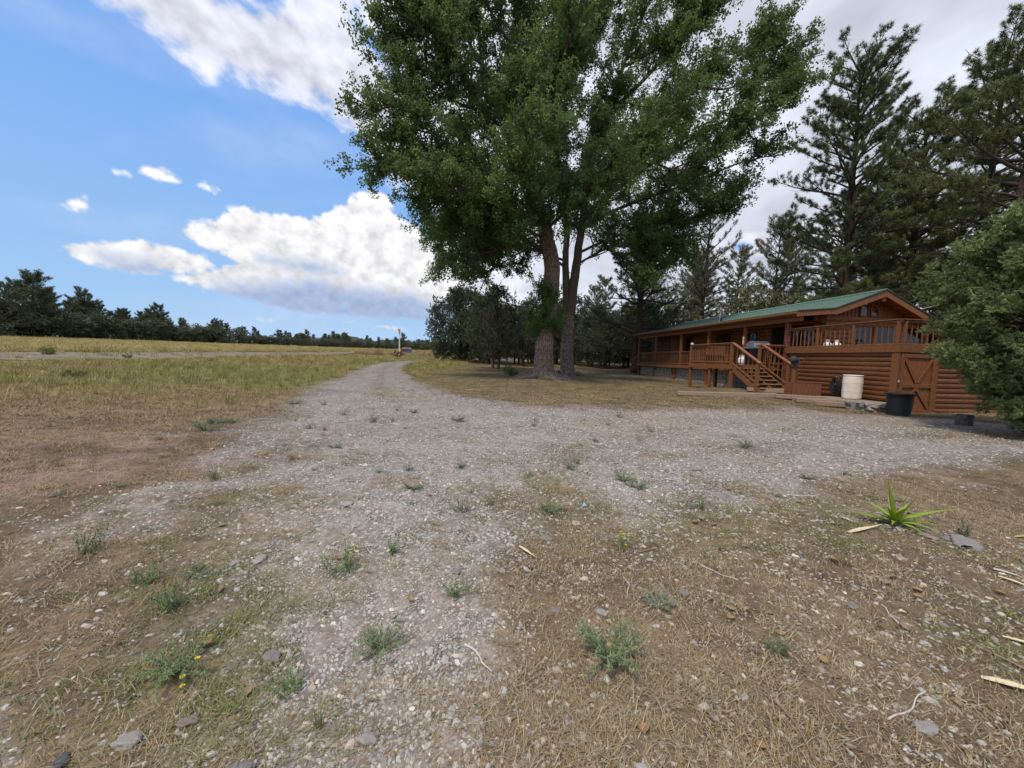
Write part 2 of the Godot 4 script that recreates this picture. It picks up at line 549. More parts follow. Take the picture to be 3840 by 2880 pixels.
func make_ground() -> void:
	n1.seed = 3; n1.frequency = 0.11; n1.fractal_octaves = 4
	n2.seed = 5; n2.frequency = 0.55; n2.fractal_octaves = 4
	n3.seed = 8; n3.frequency = 3.1; n3.fractal_octaves = 3
	lay_drive()
	var xs := PackedFloat32Array()
	var right := steps(0.0, 9.0, 0.06, 1.006)
	right.append_array(steps(9.3, 4200.0, 0.24, 1.045))
	for k in range(right.size() - 1, 0, -1):
		xs.append(-right[k])
	xs.append_array(right)
	var zs := PackedFloat32Array()
	var back := steps(0.2, 4200.0, 0.4, 1.25)
	for k in range(back.size() - 1, -1, -1):
		zs.append(back[k])
	var fw := steps(0.0, 9.0, 0.06, 1.007)
	fw.append_array(steps(9.3, 4200.0, 0.2, 1.03))
	for q in fw:
		zs.append(-q)
	var nx := xs.size()
	var nz := zs.size()
	var mb := MB.new()
	mb.v.resize(nx * nz); mb.n.resize(nx * nz); mb.c.resize(nx * nz)
	var k := 0
	for z in zs:
		for x in xs:
			var r := sqrt(x * x + z * z)
			var bump := 0.0
			var g := 0.0
			var col := Color(0.24, 0.20, 0.11)
			if r < 240.0 and z < 3.0:
				g = gravel_at(x, z) if z > -72.0 and x > -20.0 and x < 18.0 else 0.0
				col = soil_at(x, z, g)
				bump = 0.035 * n1.get_noise_2d(x * 3.0, z * 3.0) + 0.012 * n3.get_noise_2d(x, z)
			mb.v[k] = Vector3(x, ground_y(x, z) + bump * minf(1.0, r / 3.0), z)
			mb.c[k] = Color(minf(col.r * 1.28, 1), minf(col.g * 1.28, 1), minf(col.b * 1.28, 1))
			k += 1
	for j in nz:
		for a in nx:
			var p := j * nx + a
			var l := mb.v[p - 1] if a > 0 else mb.v[p]
			var rr := mb.v[p + 1] if a < nx - 1 else mb.v[p]
			var u := mb.v[p - nx] if j > 0 else mb.v[p]
			var dn := mb.v[p + nx] if j < nz - 1 else mb.v[p]
			mb.n[p] = (dn - u).cross(rr - l).normalized() * -1.0
			if mb.n[p].y < 0.0:
				mb.n[p] = -mb.n[p]
	mb.i.resize((nx - 1) * (nz - 1) * 6)
	k = 0
	for j in nz - 1:
		for a in nx - 1:
			var p := j * nx + a
			mb.i[k] = p; mb.i[k + 1] = p + nx; mb.i[k + 2] = p + 1
			mb.i[k + 3] = p + 1; mb.i[k + 4] = p + nx; mb.i[k + 5] = p + nx + 1
			k += 6
	var m := StandardMaterial3D.new()
	m.resource_name = "earth"
	m.vertex_color_use_as_albedo = true
	m.roughness = 0.95
	m.metallic_specular = 0.2
	var f := FastNoiseLite.new()
	f.noise_type = FastNoiseLite.TYPE_CELLULAR
	f.cellular_return_type = FastNoiseLite.RETURN_CELL_VALUE
	f.frequency = 0.085
	f.fractal_octaves = 2
	f.seed = 12
	var t := NoiseTexture2D.new()
	t.width = 1024
	t.height = 1024
	t.seamless = true
	t.noise = f
	var gr := Gradient.new()
	gr.offsets = PackedFloat32Array([0.0, 0.25, 0.5, 0.7, 0.85, 1.0])
	gr.colors = PackedColorArray([Color(0.62, 0.6, 0.6), Color(0.84, 0.82, 0.81), Color(0.78, 0.78, 0.8), Color(0.95, 0.91, 0.87), Color(0.88, 0.86, 0.86), Color(1, 0.99, 0.98)])
	t.color_ramp = gr
	m.albedo_texture = t
	m.uv1_triplanar = true
	m.uv1_world_triplanar = true
	m.uv1_scale = Vector3(0.55, 0.55, 0.55)
	m.heightmap_enabled = true
	m.heightmap_texture = t
	m.heightmap_scale = 0.8
	m.detail_enabled = true
	m.detail_blend_mode = BaseMaterial3D.BLEND_MODE_MUL
	m.detail_uv_layer = BaseMaterial3D.DETAIL_UV_2
	m.detail_albedo = noise_tex(0.02, 6, Color(0.74, 0.72, 0.70), Color(1, 1, 1), 1024, FastNoiseLite.TYPE_SIMPLEX_SMOOTH, 6)
	m.uv2_triplanar = true
	m.uv2_world_triplanar = true
	m.uv2_scale = Vector3(0.31, 0.31, 0.31)
	M["earth"] = m
	setting("ground", mb.mesh(m))

func stone_mesh(sd: int, flat: float) -> MB:
	var r := RandomNumberGenerator.new()
	r.seed = sd
	var ic := []
	var ph := (1.0 + sqrt(5.0)) / 2.0
	for s in [-1, 1]:
		for t in [-1, 1]:
			ic.append(Vector3(0, s, t * ph)); ic.append(Vector3(s, t * ph, 0)); ic.append(Vector3(t * ph, 0, s))
	var cut := rv()
	var cut2 := rv()
	for k in 12:
		var q: Vector3 = ic[k].normalized() * r.randf_range(0.78, 1.15)
		q -= cut * maxf(0.0, q.dot(cut) - 0.55)
		q -= cut2 * maxf(0.0, q.dot(cut2) - 0.6)
		ic[k] = Vector3(q.x, q.y * flat, q.z * r.randf_range(0.75, 1.0))
	var mb := MB.new()
	var nn := []
	for a in 12:
		for b in range(a + 1, 12):
			for c4 in range(b + 1, 12):
				nn.append([a, b, c4])
	# hull by brute force: a face has all other points on one side
	for f in nn:
		var pl := Plane(ic[f[0]], ic[f[1]], ic[f[2]])
		var up := 0
		var dn := 0
		for k in 12:
			if k in f:
				continue
			var dd: float = pl.distance_to(ic[k])
			if dd > 1e-5:
				up += 1
			elif dd < -1e-5:
				dn += 1
		if up == 0 or dn == 0:
			mb.tri(ic[f[0]], ic[f[1]], ic[f[2]], Vector3.ZERO)
	return mb

func blade(mb: MB, base: Vector3, dirn: Vector3, length: float, w: float, droop: float, segs := 2) -> void:
	var side := dirn.cross(Vector3.UP)
	side = side.normalized() if side.length() > 0.05 else Vector3.RIGHT
	var p := base
	var dd := dirn
	var last := [p - side * w / 2.0, p + side * w / 2.0]
	for s in segs:
		dd = (dd + Vector3.DOWN * droop).normalized()
		p += dd * length / segs
		var ww := w * (1.0 - float(s + 1) / segs)
		if s == segs - 1:
			mb.tri(last[0], last[1], p)
		else:
			var nx := [p - side * ww / 2.0, p + side * ww / 2.0]
			mb.quad(last[0], last[1], nx[1], nx[0])
			last = nx

func grass_mesh(blades: int, spread: float, tall: float, w: float, lean: float, vary: Array) -> MB:
	var mb := MB.new()
	for k in blades:
		var an := rng.randf() * TAU
		var rr := sqrt(rng.randf()) * spread
		var out := Vector3(cos(an), 0, sin(an))
		var di := (Vector3.UP + (out * rng.randf() + Vector3(rng.randfn(), 0, rng.randfn()) * 0.4) * lean).normalized()
		mb.tint = vary[rng.randi() % vary.size()]
		blade(mb, out.rotated(Vector3.UP, rng.randfn() * 0.6) * rr, di, tall * rng.randf_range(0.45, 1.15), w, rng.randf_range(0.05, 0.5) * lean)
	return mb

func in_view(rmin: float, rmax: float, power: float) -> Vector2:
	var u := rng.randf()
	var r := pow(lerpf(pow(rmin, power), pow(rmax, power), u), 1.0 / power)
	var az := rng.randf_range(-1.12, 1.12)
	return Vector2(sin(az) * r, -cos(az) * r)

func up_frame(x: float, z: float, s: Vector3, sink := 0.0) -> Transform3D:
	var b := Basis(Vector3.UP, rng.randf() * TAU) * Basis.from_scale(s)
	return Transform3D(b, on_ground(x, z, 0.035 * n1.get_noise_2d(x * 3.0, z * 3.0) * minf(1.0, sqrt(x * x + z * z) / 3.0) - sink))

func make_cover() -> void:
	# loose gravel
	var sm := leaf_mat("stone", 0.0)
	sm.roughness = 0.9
	var kinds := []
	for k in 4:
		kinds.append(stone_mesh(40 + k, 0.62).mesh(sm))
	var tones := [Color(0.43, 0.405, 0.355), Color(0.33, 0.315, 0.28), Color(0.26, 0.25, 0.23), Color(0.50, 0.43, 0.335), Color(0.55, 0.455, 0.34), Color(0.66, 0.61, 0.505), Color(0.46, 0.355, 0.27), Color(0.37, 0.335, 0.285), Color(0.41, 0.39, 0.355), Color(0.36, 0.28, 0.205)]
	var tr := [[], [], [], []]
	var co := [[], [], [], []]
	for band in [[1.1, 3.2, 50000, 0.0068, 1.0], [3.2, 7.0, 76000, 0.0090, 1.0], [7.0, 15.0, 70000, 0.013, 1.2], [15.0, 34.0, 26000, 0.02, 1.4]]:
		for k in band[2]:
			var p := in_view(band[0], band[1], 1.4)
			var g := gravel_at(p.x, p.y)
			var keep := lerpf(0.34, 0.02, ease01(4.0, 8.0, p.length())) * (1.0 if p.x > -1.6 else 0.45) * 0.85 + 0.74 * g
			if rng.randf() > keep:
				continue
			var s: float = band[3] * exp(rng.randfn() * 0.42) * (1.0 if rng.randf() < 0.97 else 1.9)
			s = minf(s, 0.03)
			var q := rng.randi() % 4
			var b := Basis(Vector3.UP, rng.randf() * TAU) * Basis(Vector3.RIGHT, rng.randfn() * 0.35) * Basis.from_scale(Vector3(s * rng.randf_range(0.85, 1.4), s, s))
			tr[q].append(Transform3D(b, on_ground(p.x, p.y, 0.035 * n1.get_noise_2d(p.x * 3.0, p.y * 3.0) * minf(1.0, p.length() / 3.0) - s * 0.05)))
			co[q].append(tones[rng.randi() % tones.size()].lerp(Color(0.405, 0.39, 0.365), 0.34) * rng.randf_range(0.7, 1.15))
	var gr := Node3D.new()
	gr.name = "loose_gravel"
	add_child(gr)
	tag(gr, "loose grey and pinkish gravel strewn over the drive and the ground", "gravel")
	gr.set_meta("kind", "stuff")
	for q in 4:
		many(gr, "pebbles", kinds[q], tr[q], co[q]).set_meta("kind", "stuff")
	said("gravel")

	# low dry grass, straw and green patches
	var gm := leaf_mat("grass_blade", 0.25)
	gm.roughness = 0.8
	var white := [Color(1, 1, 1), Color(0.8, 0.78, 0.75), Color(1.2, 1.12, 1.0).clamp(), Color(0.62, 0.6, 0.55), Color(0.9, 0.72, 0.55)]
	var mats := [grass_mesh(26, 0.075, 0.055, 0.0045, 1.9, white).mesh(gm), grass_mesh(22, 0.06, 0.075, 0.004, 1.3, white).mesh(gm), grass_mesh(34, 0.11, 0.06, 0.0042, 4.5, white).mesh(gm)]
	var tall := [grass_mesh(26, 0.20, 0.34, 0.010, 0.75, white).mesh(gm), grass_mesh(22, 0.16, 0.26, 0.011, 1.0, white).mesh(gm)]
	var tr2 := [[], [], []]
	var co2 := [[], [], []]
	for band in [[1.1, 3.5, 17000], [3.5, 8.0, 32000], [8.0, 18.0, 36000]]:
		for k in band[2]:
			var p := in_view(band[0], band[1], 1.5)
			var x := p.x
			var z := p.y
			var g := gravel_at(x, z)
			var patchy := n2.get_noise_2d(x * 1.3 + 20.0, z * 1.3)
			var green := n1.get_noise_2d(x * 2.2 + 9.0, z * 2.2) + 0.35 * n2.get_noise_2d(x * 2.0, z * 2.0 + 33.0)
			var soil := ease01(3.2, 0.4, Vector2((x + 5.9) / 1.5, (z + 5.2)).length())
			var cover := maxf(maxf(ease01(-0.35, 0.25, patchy), 0.5) * (1.0 - 0.6 * soil), 0.9 * ease01(7.0, 10.0, p.length()) * ease01(-3.5, -5.5, x))
			if rng.randf() > lerpf(cover, 0.42 * ease01(0.05, 0.4, patchy), g):
				continue
			if z < -11.0 and g > 0.5 and rng.randf() < 0.85 and depth_at(x, z) < 0.86:
				continue
			var col := Color(0.31, 0.26, 0.155).lerp(Color(0.48, 0.42, 0.265), rng.randf()).lerp(Color(0.27, 0.19, 0.12), 0.65 * rng.randf())
			if green + rng.randfn() * 0.12 > (0.10 if g < 0.5 else -0.05):
				col = Color(0.17, 0.20, 0.075).lerp(Color(0.28, 0.28, 0.12), rng.randf())
			var s := rng.randf_range(0.7, 1.35) * (1.0 if -z < 8.0 else 1.25)
			if x < -3.5 and g < 0.4:
				col = col.lerp(Color(0.40, 0.30, 0.175) * rng.randf_range(0.75, 1.2), ease01(5.0, 8.5, p.length()) * 0.8)
				s *= 1.0 + 0.5 * ease01(5.0, 9.0, p.length())
			var q := rng.randi() % 3
			tr2[q].append(up_frame(x, z, Vector3(s * 1.1, s * rng.randf_range(0.6, 1.2), s * 1.1), 0.006))
			co2[q].append(col)
	var lg := Node3D.new()
	lg.name = "low_grass"
	add_child(lg)
	tag(lg, "short dry brown and olive grass growing in patches through the gravel", "grass")
	lg.set_meta("kind", "stuff")
	for q in 3:
		many(lg, "grass_tufts", mats[q], tr2[q], co2[q]).set_meta("kind", "stuff")
	said("low grass")

	# lawn under the trees, fallen leaves in it
	var tr3 := []
	var co3 := []
	for k in 30000:
		var p := in_view(13.0, 62.0, 1.2)
		if p.x < -9.0 or gravel_at(p.x, p.y) > 0.3:
			continue
		var edge := p.x + (-p.y - 18.0) * 0.42
		if edge < -6.0:
			continue
		if p.x > 9.5 - (p.y + 15.0) * -0.05 and p.y < -15.0 and p.y > -36.0:
			continue
		var ml := n2.get_noise_2d(p.x * 0.8, p.y * 0.8)
		if rng.randf() > 0.75 + ml:
			continue
		tr3.append(up_frame(p.x, p.y, Vector3(0.9, 0.32, 0.9) * rng.randf_range(0.7, 1.5)))
		co3.append(Color(0.19, 0.195, 0.08).lerp(Color(0.44, 0.355, 0.20), clampf(rng.randf() * 0.9 + ml, 0.0, 1.0)) * rng.randf_range(0.7, 1.35))
	var lw := many(self, "lawn_grass", tall[1], tr3, co3)
	tag(lw, "thin olive lawn grass spread beneath the cottonwoods", "grass")
	lw.set_meta("kind", "stuff")

	# leaf litter along the lawn's edge and under the trees
	var lt := MB.new()
	lt.tri(Vector3(-0.03, 0.004, 0), Vector3(0.02, 0.012, 0.026), Vector3(0.03, 0.003, -0.01))
	lt.tri(Vector3(-0.03, 0.004, 0), Vector3(0.03, 0.003, -0.01), Vector3(0.0, 0.016, -0.03))
	var tr5 := []
	var co5 := []
	for k in 26000:
		var p := in_view(2.0, 34.0, 1.3)
		if p.x < -6.0 or p.x > 12.5 or p.y > -2.0:
			continue
		var edge := ease01(3.2, 0.4, absf(-p.y - 14.2)) * ease01(-3.0, 1.0, p.x)
		var want := maxf(edge, 0.22 * ease01(13.0, 15.0, -p.y)) if -p.y > 10.0 else 0.16 * ease01(-0.5, 2.0, p.x)
		if rng.randf() > want:
			continue
		tr5.append(up_frame(p.x, p.y, Vector3.ONE * rng.randf_range(0.5, 1.3) * (0.7 if -p.y < 8.0 else 1.25)))
		co5.append(Color(0.52, 0.40, 0.25).lerp(Color(0.36, 0.23, 0.14), rng.randf()) * rng.randf_range(0.7, 1.25))
	var ltm := many(self, "leaf_litter", lt.mesh(gm), tr5, co5)
	tag(ltm, "scattered tan leaf litter along the lawn edge and on the bare ground", "leaf litter")
	ltm.set_meta("kind", "stuff")

	# the field: taller yellowing grass
	var tr4 := [[], []]
	var co4 := [[], []]
	for k in 120000:
		var r := pow(rng.randf(), 0.62) * 150.0 + 7.0
		var az := rng.randf_range(-1.15, -0.1)
		var x := sin(az) * r
		var z := -cos(az) * r
		if x > -5.5 or gravel_at(x, z) > 0.25:
			continue
		var a := n1.get_noise_2d(x * 0.8, z * 0.8)
		var f := ease01(8.0, 17.0, -z * 0.6 - x * 0.55 + a * 4.0)
		var sp := strip_at(x, z)
		var b0 := n2.get_noise_2d(x * 0.9, z * 0.9)
		var edge := depth_at(x, z)   # a ragged fringe along the drive
		if z < -12.0 and x > -20.0 and edge > -0.9 and edge < -0.12:
			f = maxf(f, 0.55 + b0)
		if rng.randf() > f or rng.randf() < sp * 0.97:
			continue
		var b := n2.get_noise_2d(x * 0.5 + 70.0, z * 0.5)
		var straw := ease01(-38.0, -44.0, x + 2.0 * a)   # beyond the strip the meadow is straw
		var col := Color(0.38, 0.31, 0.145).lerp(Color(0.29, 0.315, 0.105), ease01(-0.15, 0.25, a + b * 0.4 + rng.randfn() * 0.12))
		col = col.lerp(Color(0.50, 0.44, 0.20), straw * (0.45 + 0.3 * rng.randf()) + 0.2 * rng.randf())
		var s := lerpf(0.55, 1.7, ease01(10.0, 60.0, r)) * rng.randf_range(0.75, 1.25)
		var ht := lerpf(1.0, 0.55, ease01(14.0, 40.0, r)) * (1.0 + 0.9 * maxf(0.0, n2.get_noise_2d(x * 0.35, z * 0.35))) * rng.randf_range(0.5, 1.7) * (0.5 if x < -26.0 and x > -31.0 and z > -75.0 else 1.0) * (0.45 if z < -48.0 and x > -32.0 else 1.0)
		var q := rng.randi() % 2
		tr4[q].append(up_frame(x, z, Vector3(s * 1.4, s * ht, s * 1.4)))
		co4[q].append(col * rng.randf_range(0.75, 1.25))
	var fg := Node3D.new()
	fg.name = "field_grass"
	add_child(fg)
	tag(fg, "yellow green meadow grass covering the field beside the airstrip", "grass")
	fg.set_meta("kind", "stuff")
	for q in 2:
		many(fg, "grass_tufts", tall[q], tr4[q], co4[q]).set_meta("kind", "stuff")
	said("field grass")

# ---------- trees ----------
func pts(a: Array) -> PackedVector3Array:
	var o := PackedVector3Array()
	for k in range(0, a.size(), 3):
		o.append(Vector3(a[k], a[k + 1], a[k + 2]))
	return o

func smooth(p: PackedVector3Array, per: int, wob := 0.0) -> PackedVector3Array:
	var o := PackedVector3Array()
	var m := p.size()
	for k in m - 1:
		var a := p[maxi(k - 1, 0)]
		var b := p[k]
		var c := p[k + 1]
		var d := p[mini(k + 2, m - 1)]
		for s in per:
			var t := float(s) / per
			var q := b.cubic_interpolate(c, a, d, t)
			if wob > 0.0 and (k > 0 or s > 0):
				q += rv() * wob
			o.append(q)
	o.append(p[m - 1])
	return o

func taper(n: int, r0: float, r1: float, pw := 1.0) -> PackedFloat32Array:
	var o := PackedFloat32Array()
	for k in n:
		o.append(lerpf(r0, r1, pow(float(k) / (n - 1), pw)))
	return o

# bark of an old bole: furrows that wander up it, lobes that flare into roots
func bole(mb: MB, p: PackedVector3Array, r: PackedFloat32Array, sides: int, furrow: float, lobes: int, flare: float, scar := 0.0) -> void:
	var k0 := mb.v.size()
	var m := p.size()
	var fn := FastNoiseLite.new()
	fn.seed = sides
	fn.frequency = 1.0
	fn.fractal_octaves = 3
	for a in m:
		var low := pow(1.0 - clampf((p[a].y - p[0].y) / 1.5, 0.0, 1.0), 2.6)
		for b in sides:
			var an := TAU * b / sides
			var d := Vector3(cos(an), 0, sin(an))
			var rr := r[a]
			var f := fn.get_noise_3d(cos(an) * 3.4, p[a].y * 0.55, sin(an) * 3.4)
			rr -= furrow * (1.0 - minf(absf(f) * 3.4, 1.3))
			rr += furrow * 0.8 * fn.get_noise_3d(cos(an) * 1.2, p[a].y * 0.9 + 9.0, sin(an) * 1.2)
			rr *= 1.0 + low * flare * (0.5 + 0.5 * maxf(0.0, sin(an * lobes + 2.0 * fn.get_noise_1d(an * 2.0)))) 
			var o := ease01(0.42, 0.1, absf(wrapf(an - 1.75 + 0.25 * sin(p[a].y * 1.3), -PI, PI))) * ease01(3.6, 1.6, p[a].y) * ease01(-0.1, 0.25, fn.get_noise_2d(an * 9.0, p[a].y * 1.6)) * scar
			mb.tint = Color(0.40, 0.335, 0.275).lerp(Color(0.50, 0.235, 0.09), o)
			mb.put(p[a] + d * rr, d)
	for a in m - 1:
		for b in sides:
			var q0 := k0 + a * sides + b
			var q1 := k0 + a * sides + (b + 1) % sides
			mb.i.append_array([q0, q1, q1 + sides, q0, q1 + sides, q0 + sides])
	# normals from the furrowed surface
	for a in m:
		for b in sides:
			var u := mb.v[k0 + mini(a + 1, m - 1) * sides + b] - mb.v[k0 + maxi(a - 1, 0) * sides + b]
			var w := mb.v[k0 + a * sides + (b + 1) % sides] - mb.v[k0 + a * sides + (b + sides - 1) % sides]
			var nn := u.cross(w).normalized()
			if nn.dot(mb.n[k0 + a * sides + b]) < 0.0:
				nn = -nn
			mb.n[k0 + a * sides + b] = nn

# a twig with heart-shaped leaves on stalks
func leaf_spray(count: int, reach: float, size: float) -> MB:
	var mb := MB.new()
	for k in count:
		var t := (k + rng.randf()) / count
		var at := Vector3(rng.randfn() * 0.16 * reach, t * reach, rng.randfn() * 0.16 * reach)
		var out := (Vector3(rng.randfn(), -0.35 + rng.randfn() * 0.5, rng.randfn())).normalized()
		var side := out.cross(rv()).normalized()
		var s := size * rng.randf_range(0.7, 1.2)
		var br := rng.randf_range(0.7, 1.25)
		mb.tint = Color(br * rng.randf_range(0.9, 1.1), br, br * rng.randf_range(0.85, 1.05)).clamp()
		var fold := side.cross(out) * s * 0.12
		var base := at + out * s * 0.25
		mb.tri(base, base + out * s * 0.4 + side * s * 0.46 + fold, base + out * s)
		mb.tri(base, base + out * s, base + out * s * 0.4 - side * s * 0.46 + fold)
	mb.tint = Color(0.6, 0.5, 0.35)
	mb.tube(PackedVector3Array([Vector3.ZERO, Vector3(0.02, reach * 0.5, 0.0), Vector3(0, reach * 0.95, 0.02)]), PackedFloat32Array([0.006, 0.004, 0.001]), 3)
	return mb

# several sprays on one shoot, joined
func bough(src: Array, count: int, reach: float, wide: float, m: Material) -> ArrayMesh:
	var mb := MB.new()
	for k in count:
		var s: MB = src[rng.randi() % src.size()]
		var f := (k + rng.randf()) / count
		var d := (rv() * 0.9 + Vector3.UP * 0.6).normalized()
		var t := along_frame(Vector3(0, f * reach, 0) + rv() * wide * pow(rng.randf(), 0.5), d, rng.randf_range(0.8, 1.2))
		var br := rng.randf_range(0.82, 1.15)
		var k0 := mb.v.size()
		for q in s.v.size():
			mb.v.append(t * s.v[q])
			mb.n.append((t.basis * s.n[q]).normalized())
			mb.c.append((s.c[q] * br).clamp())
		for q in s.i:
			mb.i.append(k0 + q)
	return mb.mesh(m)

func many_kinds(parent: Node, called: String, kinds: Array, tr: Array, col: Array) -> void:
	var n := kinds.size()
	for k in n:
		var a := []
		var b := []
		for q in range(k, tr.size(), n):
			a.append(tr[q])
			b.append(col[q])
		if a.size():
			many(parent, called, kinds[k], a, b).set_meta("kind", "stuff")

func along_frame(at: Vector3, dirn: Vector3, s: float) -> Transform3D:
	var y := dirn.normalized()
	var x := y.cross(rv()).normalized()
	return Transform3D(Basis(x * s, y * s, x.cross(y) * s), at)

func cottonwood(called: String, label: String, bole_pts: Array, limbs: Array, r_base: float, r_top: float, flare: float, suckers: bool) -> void:
	var p := smooth(pts(bole_pts), 14)
	var root := p[0]
	var t := thing(called, label, "tree", Vector3(root.x, root.y, root.z), 0.0, "pair of old cottonwoods")
	for k in p.size():
		p[k] -= root
	p[0].y = -0.25
	var rr := PackedFloat32Array()
	for k in p.size():
		rr.append(lerpf(r_base, r_top, pow(clampf(p[k].y / p[p.size() - 1].y, 0.0, 1.0), 0.45)))
	var mb := MB.new()
	bole(mb, p, rr, 110, 0.06, 5, flare, 1.0 if suckers else 0.0)
	part(t, "trunk", mb.mesh(M["cotton_bark"]))
	# roots that lie on the ground
	for k in 9 if flare > 0.6 else 4:
		var an := TAU * k / (9.0 if flare > 0.6 else 4.0) + rng.randf() * 0.5
		var q := PackedVector3Array()
		for s in 6:
			var d := r_base * 1.1 + s * 0.34
			an += rng.randfn() * 0.12
			var w := Vector3(cos(an) * d, 0, sin(an) * d)
			w.y = ground_y(root.x + w.x, root.z + w.z) - root.y + [0.22, 0.10, 0.05, 0.03, 0.01, -0.05][s]
			q.append(w)
		var rm := MB.new()
		rm.tube(smooth(q, 3, 0.012), taper(16, 0.21, 0.03), 8)
		part(t, "root", rm.mesh(M["cotton_root"]))
	var sprays := []
	var tints := []
	var wood := MB.new()
	var bare := MB.new()
	for li in limbs.size():
		var l: Array = limbs[li]
		var lp := smooth(pts(l[0]), 5, 0.03)
		for k in lp.size():
			lp[k] -= root
		var r0: float = l[1]
		wood.tube(lp, taper(lp.size(), r0 * (1.22 if r0 > 0.28 else 1.0), 0.03, 0.62 if r0 > 0.28 else 0.8), 10)
		var total := 0.0
		for k in lp.size() - 1:
			total += lp[k].distance_to(lp[k + 1])
		var step := 0.135
		var run := 0.0
		var nxt := total * 0.12
		for k in lp.size() - 1:
			var seg := lp[k].distance_to(lp[k + 1])
			while nxt < run + seg:
				var f := nxt / total
				var at := lp[k].lerp(lp[k + 1], (nxt - run) / seg)
				var fw := (lp[k + 1] - lp[k]).normalized()
				nxt += step * rng.randf_range(0.6, 1.4)
				var side := (rv() - fw * rv().dot(fw)).normalized()
				var dirn := (fw * rng.randf_range(0.6, 1.5) + side + Vector3.UP * 0.2).normalized()
				if n2.get_noise_3d(at.x * 0.9, at.y * 0.9, at.z * 0.9) + rng.randfn() * 0.08 > lerpf(0.24, 0.15, ease01(2.0, 8.0, at.x)) or f < 0.36 and rng.randf() < 0.4:
					continue
				var length := lerpf(3.7, 2.0, f) * rng.randf_range(0.6, 1.2) * (0.75 + minf(r0, 0.3))
				if f < 0.24 and r0 < 0.3 and rng.randf() < 0.6 or f < 0.26 and r0 >= 0.3:
					# bare grey inner branches
					if rng.randf() < 0.3:
						var bp := PackedVector3Array([at, at + dirn * length * 0.4 + rv() * 0.1, at + dirn * length * 0.75 + rv() * 0.2 + Vector3.DOWN * 0.1, at + dirn * length + rv() * 0.3 + Vector3.DOWN * 0.2])
						bare.tube(bp, taper(4, 0.028, 0.005), 4)
						for s in 3:
							var b2 := bp[1 + s % 3]
							var d2 := (dirn + rv() * 0.9).normalized()
							bare.tube(PackedVector3Array([b2, b2 + d2 * 0.5, b2 + d2 * 0.9 + rv() * 0.15]), PackedFloat32Array([0.012, 0.007, 0.003]), 3)
					continue
				var bp := PackedVector3Array()
				var q := at
				var dd := dirn
				for s in 5:
					bp.append(q)
					dd = (dd + rv() * 0.28 + Vector3.UP * 0.05).normalized()
					q += dd * length / 4.0
				wood.tube(bp, taper(5, 0.018 + 0.016 * length, 0.005), 4)
				var nl := maxi(1, int(length * 1.0 + rng.randf()))
				var tone := rng.randf_range(0.75, 1.2)
				for s in nl:
					var u := lerpf(0.15, 0.92, (s + rng.randf()) / nl)
					var w := u * 4.0
					var i0 := mini(int(w), 3)
					var pos := bp[i0].lerp(bp[i0 + 1], w - i0)
					var d3 := (dd * 0.8 + rv() * 0.6 + Vector3.UP * 0.1).normalized()
					sprays.append(along_frame(pos, d3, rng.randf_range(0.75, 1.25)))
					var c := Color(0.14, 0.225, 0.09).lerp(Color(0.20, 0.295, 0.12), rng.randf()) * tone
					tints.append(c)
			run += seg
	if suckers:
		for s in 34:
			var yy := rng.randf_range(3.0, 6.0)
			var an := rng.randfn() * 0.7 + 2.1 if rng.randf() < 0.85 else rng.randf() * TAU
			var d := r_top + absf(rng.randfn()) * 0.45 * (1.2 - absf(yy - 4.3) * 0.4)
			var ctr := p[int(clampf(yy / p[p.size() - 1].y, 0.0, 1.0) * (p.size() - 1))]
			sprays.append(along_frame(Vector3(ctr.x + cos(an) * d, yy, ctr.z + sin(an) * d), (Vector3(cos(an), 0.5, sin(an)) + rv() * 0.7).normalized(), rng.randf_range(0.7, 1.1)))
			tints.append(Color(0.13, 0.22, 0.065) * rng.randf_range(0.8, 1.15))
	part(t, "limbs", wood.mesh(M["cotton_limb"]))
	if bare.v.size():
		part(t, "bare_branches", bare.mesh(M["dead_wood"])).set_meta("kind", "stuff")
	many_kinds(t, "crown", M_spray, sprays, tints)
	print("  sprays ", sprays.size(), " wood tris ", wood.i.size() / 3)

var M_spray := []
var M_tuft := []
var M_tuft_far := []
var M_scale := []
var M_scale_far := []

# long needles standing off the end of a shoot
func needle_tuft(count: int, length: float, w: float) -> MB:
	var mb := MB.new()
	for k in count:
		var d := (rv() + Vector3.UP * 0.75).normalized()
		var br := rng.randf_range(0.75, 1.2)
		mb.tint = Color(br, br, br).clamp()
		var side := d.cross(rv()).normalized() * w / 2.0
		var b := Vector3(0, rng.randf_range(-0.3, 0.1) * length, 0)
		var q := b + d * length * rng.randf_range(0.75, 1.1)
		mb.tri(b - side, b + side, q)
	mb.tint = Color(0.9, 0.55, 0.35)
	mb.tube(PackedVector3Array([Vector3(0, -length * 1.1, 0), Vector3(0, length * 0.1, 0)]), PackedFloat32Array([0.011, 0.006]), 3)
	return mb

